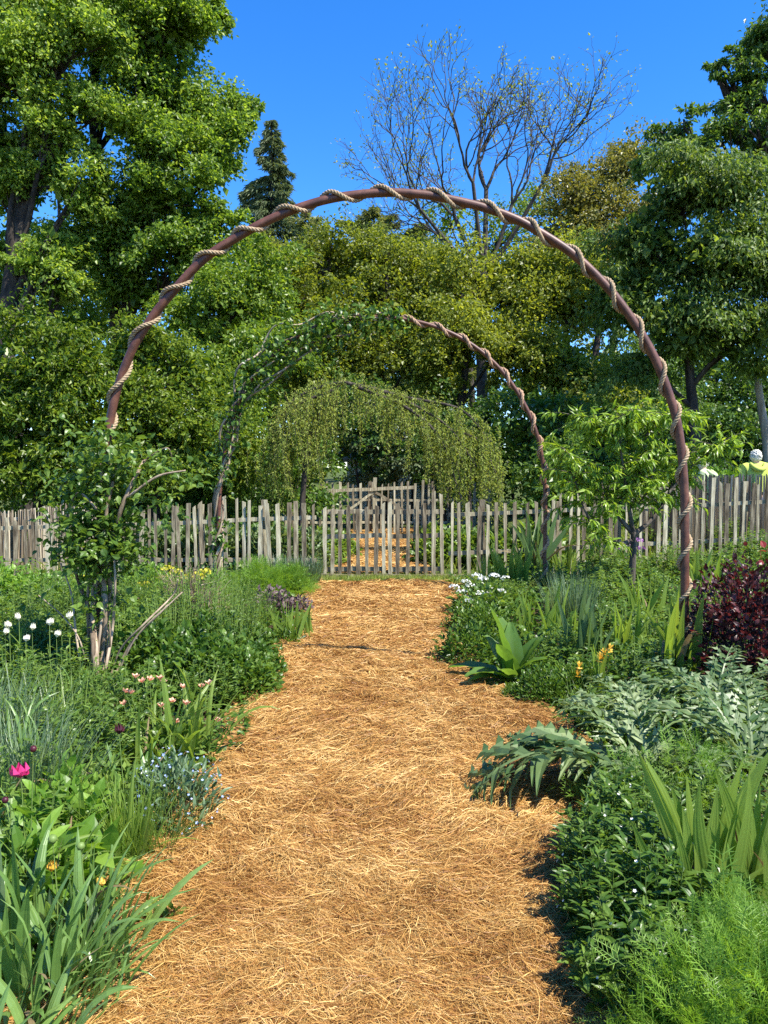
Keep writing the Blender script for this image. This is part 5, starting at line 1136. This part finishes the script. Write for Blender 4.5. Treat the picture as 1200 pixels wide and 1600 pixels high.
caps('white flowering plant at the far right edge of the path', 755, 960, ((710, 918), (728, 910), (735, 915), (722, 925), (750, 928), (765, 920), (762, 930), (755, 905), (772, 900), (728, 935), (745, 900), (733, 940), (790, 905), (782, 925)), 'white_f', .055, 972, 'white_flowered_plant', 'mid', .4, .42, 700)
for i, (px, py, pool, n, L, lb) in enumerate(((805, 925, 'iris', 26, .62, 'iris clump behind the white flowers at right'), (765, 925, 'iris', 20, .5, 'iris clump at the far right corner of the path'), (838, 905, 'irisb', 26, .95, 'tall spiky iris clump left of the far arch foot'), (915, 1045, 'irisb', 16, .62, 'iris clump with pale sword leaves behind the yellow iris'), (1060, 1085, 'iris', 14, .66, 'iris clump at the right foot of the near arch'), (980, 1040, 'iris', 14, .5, 'iris clump between the yellow iris and the near arch foot'), (870, 1010, 'iris', 16, .5, 'iris clump behind the dock leaves'), (820, 1000, 'iris', 14, .42, 'yellow green iris tuft directly behind the dock'), (1100, 940, 'iris', 18, .6, 'iris clump right of the near arch foot'), (1010, 985, 'iris', 16, .55, 'iris clump in the middle of the right border'), (1110, 880, 'irisb', 20, .7, 'iris clump before the right fence'), (880, 900, 'iris', 20, .5, 'iris clump right of the far arch foot'))):
    leaf_clump('iris_plant', lb, 'plant', P_(px, py), pool, int(n * 1.25), L * 1.16, 20 + i, spread=.16, tilt=.22)
tuft('dark green rush clump in the middle of the right border', 895, 985, .4, .58, 600, .010, 'blue', 981, .22, .12)
tuft('fine grass clump beside the dock and small bushes', 900, 1110, .12, .24, 90, .005, 'mid', 982, .5, .4)
g = gp(935, 1100); yi = empty('yellow_iris', tuple(g), 'yellow orange iris flowers on stems beside the small artichoke', 'flower'); _r = np.random.default_rng(63)
iris_flowers(yi, ((940, 1030), (946, 1024), (952, 1017), (905, 1045), (902, 1058), (936, 1034)), g, 'gold_f', .028, _r)
for k in range(6):
    o = link('leaf', POOL['iris'][k], None, yi); o.scale = (.42,) * 3; o.rotation_euler = (0, .05, k * 1.1)
k8 = skind('leafy_perennial', 'fresh green leafy perennial', 'plant', 'leafy perennials filling the right border', .36, .45, 80, 16, T_lance(.34, .25), .085, 'mid', 973)
place(k8, [(870, 1040, .8), (960, 1010, 1), (1030, 1040, 1), (900, 965, 1), (960, 955, 1.1), (1030, 960, 1.1), (1090, 1000, 1), (1050, 915, 1.2), (980, 915, 1.1), (920, 930, 1), (1130, 920, 1.3), (1190, 910, 1.3), (860, 930, 1), (1000, 1085, .9), (810, 950, .8), (1150, 890, 1.2), (1080, 880, 1.1), (930, 900, 1.1), (1020, 885, 1.2), (780, 940, .7), (1200, 1010, 1.2)])
def barberry():
    rng = np.random.default_rng(64); g = gp(1165, 1085); g[2] = .0; root = empty('maroon_bush', tuple(g), 'dark maroon leaved bush at the right frame edge', 'shrub')
    n = 90; d = unit(rng, n); d[:, 2] = np.abs(d[:, 2]) + .2; e = nrm(d) * np.array((.5, .42, .98)); mb = MB(); mb.add(*stems(e * .1, e, .006, rng.normal(0, .04, (n, 3)))); mb.obj('branches', M_BARKD, root)
    mound(rng, .52, 1.0, 4200, TO, .052, G['red'], root, upright=.5, per=5)
    n = 14; P = np.array((.16, .0, 1.02)) + rng.normal(0, 1, (n, 3)) * (.09, .10, .05); V, F = scatter(TO, P, unit(rng, n) + (0, 0, .4), unit(rng, n) + (0, 0, 1.), rng.uniform(.04, .075, n)); link('red_tips', make_mesh('red_tips', V, [F]), G['redtip'], root, 'stuff')
barberry()
caps('purple alliums at the foot of the peach tree', 990, 905, ((985, 850), (998, 845), (1001, 858), (968, 858)), 'purple_f', .07, 974, 'purple_allium', 'mid', .3, .3, 200)

# plants beyond the gate and along the fence
k9 = kind('kitchen_garden_plant', 'leafy plant seen through the pickets', 'plant', 'plants beyond the fence', .5, .6, 900, T_ovate(.55), .13, 'mid', 991, stemn=8)
place(k9, [(500, 880, 1), (530, 870, .8), (460, 885, 1.1), (420, 885, 1.1), (690, 880, 1.1), (730, 880, 1.1), (780, 885, 1), (670, 860, .8), (370, 885, 1.2), (320, 885, 1.2), (270, 885, 1.2), (840, 885, 1.2)])
k10 = kind('silver_leaf_plant', 'grey green large leaved plant behind pickets', 'plant', 'grey green plants behind the left fence', .45, .75, 500, T_ovate(.45), .17, 'silver', 992, upright=.8, stemn=8)
place(k10, [(440, 892, 1), (400, 893, 1), (350, 893, 1), (480, 890, .9), (300, 893, 1), (250, 893, 1), (505, 875, .8), (200, 893, 1)])

# low cover between the plants
def cover(side, seed, n):
    rng = np.random.default_rng(seed); y = 2.0 * (11.8 / 2.0) ** rng.random(n); half = .55 * y + 2.0; T = EL if side < 0 else ER; e = edge(T, y)
    x = e + side * (.06 + (half - np.abs(e)) * rng.random(n) ** 1.1); dist = np.abs(x - e); z = rng.random(n) * np.clip(.04 + dist * .28, .04, .26)
    P = np.stack((x, y, ground_h(x, y) - .02 + z), -1); V, F = scatter(T_ovate(.5), P, rng.normal(0, 1, (n, 3)) * (1, 1, .5) + (0, 0, .3), np.array((0, 0, 1.)) + rng.normal(0, .5, (n, 3)), rng.uniform(.03, .07, n) * np.clip(y / 5, .7, 1.5))
    link('ground_cover', make_mesh('ground_cover', V, [F]), G['mound'], None, 'stuff')
cover(-1, 1001, 30000); cover(1, 1002, 30000)
